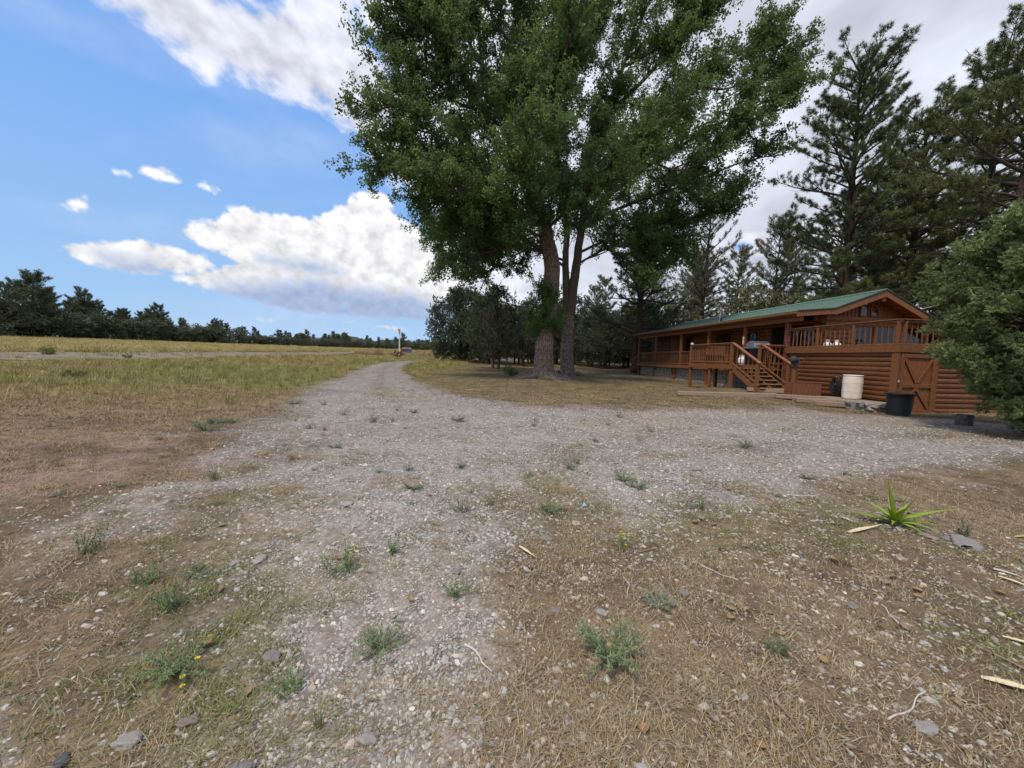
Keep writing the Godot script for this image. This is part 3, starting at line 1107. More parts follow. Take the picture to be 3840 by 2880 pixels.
# a flat feathery juniper shoot of scale leaves
func scale_spray(fronds: int, length: float, w: float) -> MB:
	var mb := MB.new()
	for k in fronds:
		var t := pow(rng.randf(), 0.8)
		var sg := 1.0 if k % 2 == 0 else -1.0
		var base := Vector3(0, t * length * 0.8, rng.randfn() * 0.03 * length)
		var d := Vector3(sg * rng.randf_range(0.3, 0.9), rng.randf_range(0.6, 1.0), rng.randfn() * 0.35).normalized()
		var br := rng.randf_range(0.7, 1.25)
		mb.tint = Color(br, br, br).clamp()
		var l := length * lerpf(0.42, 0.2, t) * rng.randf_range(0.7, 1.2)
		var side := d.cross(rv()).normalized() * w / 2.0
		mb.tri(base - side, base + side, base + d * l)
		var mid := base + d * l * 0.5
		var d2 := (d + Vector3(-sg * 0.7, 0.3, rng.randfn() * 0.4)).normalized()
		mb.tri(mid - side * 0.8, mid + side * 0.8, mid + d2 * l * 0.5)
	return mb

func pine(called: String, label: String, at: Vector3, tall: float, r0: float, first: float, reach: float, whorls: int, lean: Vector2, tone: Color, tuft: Array, ts: float, group: String, dead_below := 0.0, thin := 1.0) -> Node3D:
	var t := thing(called, label, "tree", at, 0.0, group)
	var wood := MB.new()
	var sp := PackedVector3Array()
	for k in 13:
		var f := k / 12.0
		sp.append(Vector3(lean.x * f + rng.randfn() * 0.04, tall * f - (0.3 if k == 0 else 0.0), lean.y * f + rng.randfn() * 0.04))
	var rr := PackedFloat32Array()
	for k in 13:
		rr.append(lerpf(r0, 0.03, pow(k / 12.0, 1.15)) * (1.25 if k == 0 else 1.0))
	var tm := MB.new()
	tm.tube(sp, rr, 12)
	part(t, "trunk", tm.mesh(M["pine_bark"]))
	var tufts := []
	var tints := []
	for w in whorls:
		var f := lerpf(first, 0.985, pow(float(w) / (whorls - 1), 0.92))
		var a0 := rng.randf() * TAU
		var nb_ := rng.randi_range(3, 5)
		var g := (f - first) / (1.0 - first)
		for b in nb_:
			var an := a0 + TAU * b / nb_ + rng.randfn() * 0.35
			var length := reach * (0.42 + 0.75 * pow(1.0 - g, 0.55) * ease01(-0.3, 0.3, g)) * rng.randf_range(0.5, 1.25)
			var rise := lerpf(0.06, 1.05, pow(g, 0.8)) + rng.randfn() * 0.2
			var d := Vector3(cos(an), rise, sin(an)).normalized()
			var k0 := f * 12.0
			var i0 := mini(int(k0), 11)
			var p0 := sp[i0].lerp(sp[i0 + 1], k0 - i0)
			var bp := PackedVector3Array()
			var q := p0
			for s in 7:
				bp.append(q)
				d = (d + rv() * 0.10 + Vector3.UP * (0.07 if s > 2 else -0.03)).normalized()
				q += d * length / 6.0
			wood.tube(bp, taper(7, 0.012 + 0.014 * length + r0 * 0.05, 0.008), 5)
			var dead := f < dead_below
			var kids := int(length * 4.2) + 3
			for s in kids:
				var u := lerpf(0.3, 1.0, (s + rng.randf()) / kids)
				var w2 := u * 6.0
				var j0 := mini(int(w2), 5)
				var c0 := bp[j0].lerp(bp[j0 + 1], w2 - j0)
				var along := (bp[j0 + 1] - bp[j0]).normalized()
				var sd := along.cross(Vector3.UP).normalized() * (1.0 if s % 2 == 0 else -1.0)
				var kd := (along * 0.7 + sd * rng.randf_range(0.4, 1.0) + Vector3.UP * rng.randf_range(0.0, 0.45)).normalized()
				var kl := length * rng.randf_range(0.14, 0.3) * (1.15 - u * 0.4)
				var c1 := c0 + kd * kl * 0.55 + rv() * 0.05
				var c2 := c1 + (kd + Vector3.UP * 0.35).normalized() * kl * 0.45
				wood.tube(PackedVector3Array([c0, c1, c2]), PackedFloat32Array([0.018, 0.012, 0.006]), 3)
				if dead and rng.randf() < 0.85:
					continue
				if rng.randf() > thin * 0.72:
					continue
				tufts.append(along_frame(c1.lerp(c2, 0.2), (kd + Vector3.UP * 0.35 + rv() * 0.2).normalized(), ts * rng.randf_range(0.8, 1.2)))
				tints.append(tone * rng.randf_range(0.7, 1.25))
			if not dead:
				tufts.append(along_frame(bp[6], (d + Vector3.UP * 0.4).normalized(), ts * 1.15))
				tints.append(tone * rng.randf_range(0.85, 1.3))
	part(t, "branches", wood.mesh(M["pine_limb"]))
	many_kinds(t, "crown", tuft, tufts, tints)
	return t

# a juniper or scrub oak: several stems, foliage in clumps over a rounded crown
func round_tree(called: String, label: String, at: Vector3, tall: float, wide: float, skirt: float, stems: int, clumps: int, per: int, cs: float, spray: Array, ss: float, tone: Color, group: String, point := 0.4, foot := 0.16) -> Node3D:
	var t := thing(called, label, "tree", at, 0.0, group)
	var tm := MB.new()
	for s in stems:
		var an := TAU * s / stems + rng.randf()
		var o := Vector3(cos(an), 0, sin(an)) * (0.12 * stems if stems > 1 else 0.0)
		var q := PackedVector3Array([o + Vector3.DOWN * 0.2, o * 1.4 + Vector3(0, tall * 0.22, 0) + rv() * 0.12, o * 2.4 + Vector3(0, tall * 0.45, 0) + rv() * 0.2, o * 3.0 + Vector3(0, tall * 0.78, 0) + rv() * 0.3])
		tm.tube(smooth(q, 3), taper(10, (0.05 + tall * 0.018) / sqrt(float(stems)) * 1.3, 0.02), 8)
	part(t, "trunk", tm.mesh(M["juniper_bark"]))
	var wood := MB.new()
	var tr := []
	var co := []
	for c in clumps:
		var yy := lerpf(skirt, 1.0, (c + rng.randf()) / clumps)
		var g := (yy - skirt) / (1.0 - skirt)
		var prof := pow(sin(PI * clampf(lerpf(foot, 1.0, pow(g, 1.0 + point)), 0.0, 1.0)), 0.62)
		var an := rng.randf() * TAU
		var rad := wide * 0.5 * prof * sqrt(rng.randf_range(0.18, 1.0)) * rng.randf_range(0.85, 1.12)
		var cen := Vector3(cos(an) * rad, yy * tall, sin(an) * rad)
		wood.tube(PackedVector3Array([Vector3(0, maxf(cen.y - rad * 0.7, tall * 0.12), 0), cen * Vector3(0.5, 1, 0.5) + Vector3.DOWN * rad * 0.18, cen]), PackedFloat32Array([0.045, 0.03, 0.01]), 4)
		var tn := tone * rng.randf_range(0.72, 1.22)
		for s in maxi(1, per / 12):
			var d := rv()
			var q := cen + Vector3(d.x, d.y * 0.75, d.z) * cs * 0.75 * pow(rng.randf(), 0.45)
			var dirn := (Vector3(cos(an), 0.35, sin(an)) * 0.8 + d * 0.8 + Vector3.UP * 0.3).normalized()
			tr.append(along_frame(q, dirn, ss * rng.randf_range(0.75, 1.25)))
			co.append(tn * rng.randf_range(0.8, 1.2))
	part(t, "branches", wood.mesh(M["juniper_bark"]))
	many_kinds(t, "crown", spray, tr, co)
	return t

func copy(o: Node3D, at: Vector3, turn: float, s: Vector3, label := "", group := "") -> Node3D:
	var c := o.duplicate() as Node3D
	var stem := String(o.name)
	if stem.length() > 4 and stem[stem.length() - 4] == "_" and stem.right(3).is_valid_int():
		stem = stem.left(-4)
	c.name = numbered(stem)
	add_child(c)
	c.transform = Transform3D(Basis(Vector3.UP, turn) * Basis.from_scale(s), at)
	if label:
		c.set_meta("label", label)
	if group:
		c.set_meta("group", group)
	return c

func make_trees() -> void:
	var bark := noise_tex(0.02, 31, Color(0.5, 0.47, 0.44), Color(1, 0.98, 0.95), 512, FastNoiseLite.TYPE_SIMPLEX_SMOOTH, 6, 0.5)
	mat("cotton_bark", Color(1, 1, 1), 0.95, bark, Vector3(1.8, 0.28, 1.8), 3.0)
	M["cotton_bark"].vertex_color_use_as_albedo = true
	mat("cotton_root", lin(0.33, 0.28, 0.235), 0.95, bark, Vector3(1.3, 1.3, 1.3), 1.0)
	mat("cotton_limb", lin(0.20, 0.165, 0.135), 0.95, bark, Vector3(2, 2, 2))
	mat("dead_wood", lin(0.27, 0.24, 0.21), 0.95)
	mat("pine_bark", lin(0.11, 0.075, 0.058), 0.95, bark, Vector3(1.6, 0.5, 1.6), 1.5)
	mat("pine_limb", lin(0.075, 0.06, 0.05), 0.95)
	mat("juniper_bark", lin(0.15, 0.12, 0.10), 0.95, bark, Vector3(3, 0.6, 3))
	leaf_mat("cotton_leaf", 1.0)
	M["cotton_leaf"].roughness = 0.42
	leaf_mat("needle", 0.3)
	M["needle"].roughness = 0.8
	leaf_mat("scale_leaf", 0.15)
	var ls := [leaf_spray(25, 0.55, 0.118), leaf_spray(23, 0.5, 0.112)]
	var nt := [needle_tuft(34, 0.22, 0.015), needle_tuft(30, 0.20, 0.015)]
	var nf := [needle_tuft(20, 0.28, 0.024)]
	var ss := [scale_spray(26, 0.30, 0.022), scale_spray(22, 0.27, 0.022)]
	var sf := [scale_spray(15, 0.62, 0.085)]
	for k in 4:
		M_spray.append(bough(ls, 8, 0.75, 0.24, M["cotton_leaf"]))
		M_tuft.append(bough(nt, 5, 0.34, 0.10, M["needle"]))
		M_scale.append(bough(ss, 13, 0.30, 0.20, M["scale_leaf"]))
	for k in 3:
		M_tuft_far.append(bough(nf, 4, 0.4, 0.16, M["needle"]))
		M_scale_far.append(bough(sf, 12, 0.5, 0.5, M["scale_leaf"]))
	cottonwood("cottonwood_tree", "thick-trunked cottonwood with flared roots and an orange-streaked bark scar", BOLE_A, LIMBS_A, 0.74, 0.47, 1.35, true)
	cottonwood("cottonwood_tree", "forked grey cottonwood behind the thick one, with a knot low on its trunk", BOLE_B, LIMBS_B, 0.60, 0.42, 0.5, false)
	said("cottonwoods")
	var dark := Color(0.10, 0.12, 0.075)
	var olive := Color(0.21, 0.225, 0.105)
	# pines behind and beside the cabin
	var rg := "tall pines behind the cabin"
	pine("pine_tree", "tallest full-crowned ponderosa pine rising behind the cabin roof", on_ground(23.7, -28), 21.6, 0.42, 0.20, 4.5, 26, Vector2(-0.3, 0), Color(0.155, 0.205, 0.088), M_tuft, 1.2, rg)
	pine("pine_tree", "shorter olive-green pine between the tallest pine and the bare-stemmed one", on_ground(26.5, -26.5), 17.4, 0.34, 0.16, 3.5, 23, Vector2(0.3, 0), Color(0.195, 0.22, 0.085), M_tuft, 1.2, rg)
	pine("pine_tree", "ponderosa pine with a long bare lower trunk above the juniper", on_ground(27.6, -23.5), 19.0, 0.36, 0.44, 4.0, 17, Vector2(0.4, 0), Color(0.17, 0.21, 0.085), M_tuft, 1.2, rg, 0.5)
	pine("pine_tree", "leaning ponderosa pine beside the bare-stemmed one, its crown high over the juniper", on_ground(22.3, -18.6), 15.0, 0.28, 0.5, 4.0, 14, Vector2(1.6, 0.2), Color(0.17, 0.21, 0.085), M_tuft, 1.15, rg, 0.55)
	pine("pine_tree", "dark pine with bare drooping lower branches at the porch end of the cabin", on_ground(11.55, -36.0), 13.5, 0.44, 0.16, 4.8, 22, Vector2(0.2, 0), dark, M_tuft, 1.1, rg, 0.5)
	var mid := pine("pine_tree", "slim open pine standing alone in the gap over the cabin's green roof", on_ground(21.6, -45), 20.0, 0.30, 0.28, 4.4, 18, Vector2(0.5, 0), Color(0.19, 0.205, 0.12), M_tuft_far, 0.85, rg, 0.36, 0.75)
	said("pines")
	# wood behind: copies of three mid-size trees
	var fg := "forest behind the cabin"
	var fl := "pine in the dim forest behind the cabin"
	var fp := pine("forest_pine", fl, on_ground(31, -47), 17.0, 0.25, 0.14, 3.8, 20, Vector2(0.3, 0.2), Color(0.19, 0.205, 0.11), M_tuft_far, 0.95, fg)
	var fj := round_tree("forest_juniper", "olive juniper in the dim forest behind the cabin", on_ground(18, -44), 9.0, 6.5, 0.1, 2, 60, 22, 0.85, M_scale_far, 1.1, olive, fg)
	for a in [[36, -44, 1.1], [40, -36, 1.0], [44, -44, 1.2], [38, -30, 0.9], [27, -56, 0.95], [34, -60, 1.0], [20, -62, 0.8], [43, -60, 1.15], [25, -72, 0.9], [36, -76, 1.0], [14, -70, 0.75], [50, -52, 1.2], [33, -36, 1.05], [46, -30, 1.1], [30, -33, 0.8], [36, -22, 0.95], [42, -20, 1.0], [30, -66, 1.0], [18, -76, 0.9]]:
		copy(fp, on_ground(a[0], a[1]), rng.randf() * TAU, Vector3.ONE * a[2])
	for a in [[24, -40, 0.95], [29, -40, 1.0], [33, -50, 1.1], [21, -52, 0.9], [27, -34, 0.75], [38, -40, 1.0], [31, -29, 0.85], [34, -26, 0.9], [15.5, -52, 0.8], [24, -60, 1.0], [37, -54, 1.1], [28, -22, 0.7], [33, -19.5, 0.8], [21, -35.5, 0.7], [11, -64, 0.9], [45, -50, 1.2]]:
		copy(fj, on_ground(a[0], a[1]), rng.randf() * TAU, Vector3(a[2], a[2] * rng.randf_range(0.8, 1.15), a[2]))
	said("forest")
	# junipers and oaks round the bend of the drive
	var jg := "dark junipers at the bend of the drive"
	var jl := "dark green juniper in the grove at the bend of the drive"
	round_tree("juniper_tree", "broad dense juniper hanging over the bend of the drive", on_ground(-6.9, -52.5), 9.4, 9.6, 0.05, 3, 300, 36, 0.8, M_scale_far, 0.7, Color(0.11, 0.135, 0.075), jg, 0.15)
	var oak := round_tree("scrub_oak_tree", "dark scrub oak with crooked stems beside the thick cottonwood", on_ground(-1.6, -35.8), 7.4, 5.4, 0.16, 2, 150, 30, 0.7, M_scale_far, 0.5, Color(0.105, 0.128, 0.07), jg, 0.1)
	var jn := round_tree("juniper_tree", jl, on_ground(-2.8, -47.5), 8.2, 6.8, 0.10, 3, 180, 30, 0.8, M_scale_far, 0.6, Color(0.11, 0.132, 0.072), jg, 0.2)
	for a in [[0.6, -50, 0.85], [2.6, -56, 1.0], [5.6, -52, 0.95], [8.6, -55, 1.05], [9.6, -48, 0.8], [12.0, -52, 0.95], [13.4, -46, 0.85], [16.0, -50, 1.0], [-4.4, -60, 1.15], [6.8, -62, 1.2], [10.6, -43.5, 0.75], [14.6, -40.5, 0.8]]:
		copy(jn, on_ground(a[0], a[1]), rng.randf() * TAU, Vector3(a[2], a[2] * rng.randf_range(0.85, 1.1), a[2]))
	copy(oak, on_ground(1.2, -44), 2.0, Vector3(0.9, 0.85, 0.9), "dark scrub oak further back in the grove, its stems thin", jg)
	# the juniper at the right edge
	round_tree("juniper_tree", "big feathery green juniper beside the barn door, branches hanging to the ground", on_ground(12.8, -8.75), 5.7, 4.9, 0.06, 3, 440, 118, 0.40, M_scale, 0.58, Color(0.225, 0.285, 0.11), "", 0.1, 0.04)
	said("junipers")
	# the tree line across the field
	var lg := "tree line across the field"
	var src := []
	for k in 3:
		src.append(round_tree("field_edge_juniper", ["black-green rounded juniper", "olive rounded juniper", "pale grey-green rounded juniper"][k] + " in the line of woods across the field", Vector3.ZERO, 6.5, 6.0, 0.08 + 0.06 * k, 1 + k, 44, 15, 0.95, M_scale_far, 1.25, [Color(0.10, 0.125, 0.068), Color(0.15, 0.17, 0.088), Color(0.19, 0.21, 0.125)][k], lg, 0.2))
	for k in 3:
		src.append(pine("field_edge_pine", ["dark green pine", "mid-green pine", "paler grey-green pine"][k] + " in the line of woods across the field", Vector3.ZERO, 11.0, 0.2, 0.22, 2.9, 12 + k, Vector2(0.2, 0), [Color(0.125, 0.155, 0.08), Color(0.15, 0.18, 0.092), Color(0.18, 0.205, 0.115)][k], M_tuft_far, 1.35, lg))
	var taken := [false, false, false, false, false, false]
	var edge := [[-0.98, 129], [-0.88, 140], [-0.76, 152], [-0.62, 152], [-0.46, 156], [-0.36, 168], [-0.27, 182], [-0.16, 190]]
	for k in 300:
		var az := rng.randf_range(-1.12, -0.17)
		if k < 90:
			az = lerpf(-1.0, -0.16, pow((k + 0.5) / 90.0, 0.9))
		var r0 := 150.0
		for q in edge.size() - 1:
			if az >= edge[q][0] and az <= edge[q + 1][0]:
				r0 = lerpf(edge[q][1], edge[q + 1][1], (az - edge[q][0]) / (edge[q + 1][0] - edge[q][0]))
		if az < -0.98:
			r0 = 129.0
		var r := r0 + (rng.randf() * 5.0 if k < 90 else 4.0 + rng.randf() * 38.0)
		var which := rng.randi() % 3 if k < 90 or rng.randf() < 0.45 else 3 + rng.randi() % 3
		var at := on_ground(sin(az) * r, -cos(az) * r)
		var s := rng.randf_range(0.75, 1.2) * (0.95 if k < 90 else 0.95) * lerpf(1.08, 0.42, clampf((az + 0.95) / 0.42, 0.0, 1.0))
		if not taken[which]:
			taken[which] = true
			src[which].transform = Transform3D(Basis(Vector3.UP, rng.randf() * TAU) * Basis.from_scale(Vector3.ONE * s), at)
			continue
		var wd := 1.45 if which < 3 else 1.1
		copy(src[which], at, rng.randf() * TAU, Vector3(s * wd, s * rng.randf_range(0.85, 1.2), s * wd))
	# the large dark one at the left edge of the picture's field, and the pale tall one behind it
	copy(src[0], on_ground(-104, -78.5), 1.0, Vector3(1.7, 1.45, 1.7), "massive black-green juniper standing out in front of the tree line", lg)
	copy(src[3], on_ground(-107, -86), 1.0, Vector3(1.5, 1.18, 1.5), "tallest round-topped pine in the tree line, behind the massive juniper", lg)
	for k in 40:   # woods that close the view beyond the windsock and behind the drive
		var az := lerpf(-0.30, 0.10, (k + rng.randf()) / 40.0)
		var r := rng.randf_range(118, 175) if az > -0.12 else rng.randf_range(175, 215)
		var which := rng.randi() % 6
		var s := rng.randf_range(0.4, 0.66)
		copy(src[which], on_ground(sin(az) * r, -cos(az) * r), rng.randf() * TAU, Vector3(s, s, s))
	said("tree line")
	# far hills
	var hm := mat("hill", lin(0.085, 0.10, 0.072), 1.0, noise_tex(0.03, 77, Color(0.55, 0.55, 0.55), Color(1, 1, 1), 512), Vector3(0.01, 0.01, 0.01), 0.0, true)
	var hb := MB.new()
	var nx := 120
	var nz := 16
	for j in nz:
		for a in nx:
			var az := lerpf(-0.75, 0.2, float(a) / (nx - 1))
			var r := lerpf(1500.0, 2900.0, float(j) / (nz - 1))
			var el := 0.0
			for g in [[-0.503, 0.028, 0.0405], [-0.41, 0.10, 0.0375], [-0.30, 0.12, 0.034], [-0.16, 0.16, 0.026]]:
				el = maxf(el, g[2] * exp(-pow((az - g[0]) / g[1], 2.0)))
			var hh := 2250.0 * el * exp(-pow((r - 2250.0) / 420.0, 2.0)) + 10.0 * n1.get_noise_2d(az * 900.0, r * 0.2) * el * 25.0
			hb.put(Vector3(sin(az) * r, 6.0 + hh, -cos(az) * r), Vector3.UP)
	for j in nz - 1:
		for a in nx - 1:
			var p := j * nx + a
			hb.i.append_array([p, p + nx, p + 1, p + 1, p + nx, p + nx + 1])
	for j in nz:
		for a in nx:
			var p := j * nx + a
			var u := hb.v[mini(j + 1, nz - 1) * nx + a] - hb.v[maxi(j - 1, 0) * nx + a]
			var w := hb.v[j * nx + mini(a + 1, nx - 1)] - hb.v[j * nx + maxi(a - 1, 0)]
			var nn := u.cross(w).normalized()
			hb.n[p] = nn if nn.y > 0.0 else -nn
	setting("hills", hb.mesh(hm))

# limbs of the two cottonwoods: [points x, y, z ..., thickness at the fork]
const LIMBS_A := [
	[[1.68, 10.78, -25.90, 1.16, 12.29, -25.50, 0.30, 14.65, -25.00, -0.12, 17.18, -24.50, -0.20, 19.57, -24.00, -0.13, 22.24, -24.00, -0.06, 24.86, -24.00], 0.36],
	[[1.16, 12.29, -25.50, -0.91, 14.09, -24.00, -2.47, 16.16, -23.00, -3.86, 17.70, -22.00, -5.34, 19.56, -22.00, -6.66, 21.81, -22.00], 0.24],
	[[0.80, 12.69, -25.30, -1.52, 12.83, -24.00, -3.47, 12.90, -23.00, -5.21, 13.18, -22.50, -7.15, 13.43, -22.00], 0.16],
	[[0.30, 14.65, -25.00, -1.56, 15.46, -23.50, -3.84, 16.12, -23.00, -6.60, 16.72, -22.50], 0.14],
	[[-0.02, 16.63, -24.60, -1.94, 17.97, -23.50, -3.31, 19.87, -23.00, -4.26, 22.10, -23.00], 0.15],
	[[2.00, 9.45, -26.00, 0.20, 9.92, -25.00, -1.96, 10.02, -24.50, -3.86, 9.15, -24.00], 0.11],
	[[1.68, 10.78, -25.90, 0.89, 11.54, -23.00, 0.54, 11.78, -20.50, 0.63, 11.98, -18.50], 0.14],
	[[1.97, 10.14, -26.00, 3.46, 11.14, -24.50, 4.63, 11.58, -22.50, 5.42, 11.63, -21.00], 0.13],
	[[0.30, 14.65, -25.00, 1.17, 15.67, -22.50, 1.89, 16.02, -20.00, 2.46, 17.32, -19.00], 0.17],
	[[1.68, 10.78, -25.90, -0.21, 12.73, -27.50, -2.80, 15.14, -29.00, -4.97, 18.63, -30.00], 0.15],
	[[-0.12, 17.18, -24.50, 1.56, 20.27, -25.50, 2.85, 23.41, -26.00, 3.91, 26.29, -26.00], 0.15],
	[[-0.20, 19.57, -24.00, -1.68, 20.77, -23.00, -2.43, 22.53, -22.50], 0.12],
	[[1.78, 10.44, -25.90, -0.64, 10.48, -23.50, -2.33, 10.24, -21.50, -4.17, 10.45, -20.50], 0.11],
	[[-3.78, 12.89, -23.00, -5.11, 14.05, -22.00, -6.44, 14.82, -21.50, -7.68, 14.21, -21.00], 0.08],
	[[-1.97, 12.68, -23.70, -3.97, 11.18, -22.50, -5.61, 11.54, -21.80, -7.49, 11.80, -21.30], 0.09],
	[[-3.84, 16.12, -23.00, -5.60, 17.37, -22.00, -7.38, 18.05, -21.70], 0.09],
	[[-3.86, 17.70, -22.00, -5.49, 18.75, -21.50, -6.98, 19.59, -21.30], 0.09],
	[[2.00, 9.45, -26.00, 1.18, 10.11, -24.50, 0.32, 10.20, -23.50, -0.21, 9.40, -23.00], 0.06],
	[[1.89, 10.13, -26.00, 2.49, 10.63, -24.50, 3.01, 10.44, -23.50, 3.75, 9.67, -23.00], 0.06],
	[[2.12, 8.59, -26.00, 0.08, 8.68, -25.30, -2.12, 8.20, -25.00, -3.61, 7.44, -24.80], 0.07],
	[[-1.96, 10.02, -24.50, -3.49, 10.71, -23.50, -5.28, 10.46, -23.00, -6.72, 11.14, -22.60], 0.07],
]
const LIMBS_B := [
	[[4.11, 4.61, -29.50, 3.74, 8.58, -29.50, 3.70, 11.46, -29.30, 2.83, 15.12, -29.00, 2.56, 19.75, -29.00, 2.76, 24.30, -29.00, 2.86, 28.92, -29.00], 0.30],
	[[4.19, 5.02, -29.50, 4.52, 8.56, -29.30, 4.81, 11.96, -29.00, 5.07, 14.96, -28.50, 5.94, 18.34, -28.00, 6.85, 21.54, -27.50, 8.04, 24.72, -27.00, 8.94, 27.38, -27.00], 0.37],
	[[4.81, 11.96, -29.00, 6.61, 13.29, -27.50, 8.93, 14.83, -26.50, 11.87, 16.39, -25.50, 14.66, 17.59, -24.70, 16.67, 18.40, -24.20], 0.20],
	[[5.07, 14.96, -28.50, 8.17, 17.47, -27.30, 11.21, 19.49, -26.30, 13.80, 21.17, -25.60, 15.69, 22.26, -25.30], 0.19],
	[[5.94, 18.34, -28.00, 8.77, 21.07, -27.00, 11.38, 23.74, -26.50, 12.94, 26.22, -26.50], 0.17],
	[[4.74, 11.39, -29.00, 7.58, 12.42, -27.50, 10.80, 13.34, -26.50, 13.82, 14.42, -25.70, 16.09, 14.94, -25.30], 0.14],
	[[4.56, 9.51, -29.20, 7.89, 10.87, -28.30, 10.50, 11.31, -27.70, 12.62, 11.85, -27.50, 14.43, 12.44, -27.50], 0.11],
	[[4.32, 8.55, -29.30, 6.66, 9.77, -28.50, 8.90, 9.97, -28.30, 11.04, 10.69, -28.00], 0.09],
	[[3.83, 8.98, -29.50, 0.89, 9.88, -29.50, -1.92, 9.99, -29.50, -4.30, 9.13, -29.50, -5.49, 8.31, -29.50], 0.10],
	[[3.74, 8.58, -29.50, 0.45, 10.15, -28.50, -2.62, 11.20, -28.00, -5.27, 11.13, -28.00], 0.11],
	[[5.07, 14.96, -28.50, 6.51, 15.09, -25.50, 7.81, 15.29, -23.50, 9.05, 15.90, -22.50], 0.14],
	[[2.83, 15.12, -29.00, 1.08, 18.19, -31.00, -1.10, 21.42, -32.50, -2.93, 24.17, -33.00], 0.14],
	[[4.81, 11.96, -29.00, 7.43, 15.18, -31.00, 10.41, 19.11, -33.00, 13.26, 22.75, -34.00], 0.15],
	[[2.56, 19.75, -29.00, 4.03, 21.80, -27.50, 5.24, 24.31, -27.00, 6.18, 26.64, -27.00], 0.14],
	[[6.85, 21.54, -27.50, 9.37, 22.54, -26.50, 10.19, 24.83, -26.30], 0.12],
	[[6.66, 9.77, -28.50, 8.59, 8.64, -28.30, 10.48, 8.48, -28.20], 0.06],
	[[7.89, 10.87, -28.30, 9.75, 9.91, -28.00, 11.98, 9.36, -27.80], 0.06],
	[[0.89, 9.88, -29.50, -1.44, 8.29, -28.90, -3.54, 6.81, -28.60], 0.06],
	[[-1.92, 9.99, -29.50, -4.26, 10.35, -29.00, -6.17, 10.77, -28.70], 0.06],
	[[11.21, 19.49, -26.30, 13.17, 18.94, -25.40, 15.18, 19.83, -25.00, 16.79, 20.51, -24.80], 0.07],
	[[10.80, 13.34, -26.50, 12.40, 12.15, -26.00, 14.05, 12.72, -25.60], 0.06],
	[[8.93, 14.83, -26.50, 10.29, 13.65, -25.00, 11.72, 14.46, -24.00, 13.24, 15.09, -23.40], 0.08],
]
const BOLE_A := [2.17, 0.18, -26.10, 2.10, 1.89, -26.00, 2.13, 3.32, -26.00, 2.35, 5.63, -26.00, 2.42, 7.73, -26.00, 2.03, 9.45, -26.00, 1.68, 10.86, -25.90]
const BOLE_B := [4.26, 0.25, -29.60, 4.09, 2.59, -29.50, 4.10, 3.81, -29.50, 4.12, 5.22, -29.50]

# ---------- the cabin ----------
# its own axes: x to the right along the gable, z towards the drive; heights are world heights
var bxs := {}

func bm(s: Vector3, m: String, ch := 0.008) -> ArrayMesh:
	var key := "%s %s %s" % [s, m, ch]
	if not bxs.has(key):
		var mb := MB.new()
		mb.box(s, Vector3.ZERO, ch)
		bxs[key] = mb.mesh(M[m])
	return bxs[key]

func at3(x: float, y: float, z: float) -> Transform3D:
	return Transform3D(Basis.IDENTITY, Vector3(x, y, z))

# a box given by its two corners
func bar(parent: Node, called: String, a: Vector3, b: Vector3, m: String, ch := 0.008, label := "") -> MeshInstance3D:
	return part(parent, called, bm((b - a).abs(), m, ch), Transform3D(Basis.IDENTITY, (a + b) / 2.0), label)

# a board from a to b with the given section (w across, h upright)
func board(parent: Node, called: String, a: Vector3, b: Vector3, w: float, h: float, m: String) -> MeshInstance3D:
	var z := (b - a).normalized()
	var x := Vector3.UP.cross(z).normalized()
	var y := z.cross(x)
	return part(parent, called, bm(Vector3(w, h, snappedf(a.distance_to(b), 0.001)), m), Transform3D(Basis(x, y, z), (a + b) / 2.0))

func log_mesh(length: float, r: float, m: String) -> ArrayMesh:
	var key := "log %s %s %s" % [length, r, m]
	if not bxs.has(key):
		var mb := MB.new()
		mb.tube(PackedVector3Array([Vector3(0, 0, -length / 2), Vector3(0, 0, length / 2)]), PackedFloat32Array([r, r]), 14, true)
		bxs[key] = mb.mesh(M[m])
	return bxs[key]

# rails with balusters between two points on the floor line
func railing(parent: Node, a: Vector3, b: Vector3, high: float, gap: float, m: String, cap_m: String, cap := 0.10, low := 0.09) -> MeshInstance3D:
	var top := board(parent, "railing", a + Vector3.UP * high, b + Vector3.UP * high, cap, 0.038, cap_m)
	var inv := top.transform.affine_inverse()
	var add := func(called: String, me: Mesh, t: Transform3D) -> void:
		part(top, called, me, inv * t)
	var z := (b - a).normalized()
	var x := Vector3.UP.cross(z).normalized()
	var y := z.cross(x)
	var ln := snappedf(a.distance_to(b), 0.001)
	for hh in [low, high - 0.06]:
		add.call("rail_bar", bm(Vector3(0.04, 0.07, ln), m), Transform3D(Basis(x, y, z), (a + b) / 2.0 + Vector3.UP * hh))
	var n := maxi(1, int(round(Vector2(b.x - a.x, b.z - a.z).length() / gap)))
	var flat := Vector3(z.x, 0, z.z).normalized()
	var turn := Basis(Vector3.UP.cross(flat), Vector3.UP, flat)
	var bh := snappedf(high - low + 0.05, 0.001)
	for k in n - 1:
		var f := float(k + 1) / n
		var p := a.lerp(b, f) + Vector3.UP * (low + bh / 2.0 - 0.05)
		add.call("baluster", bm(Vector3(0.036, bh, 0.036), m, 0.004), Transform3D(turn, p + turn.x * 0.032))
	return top

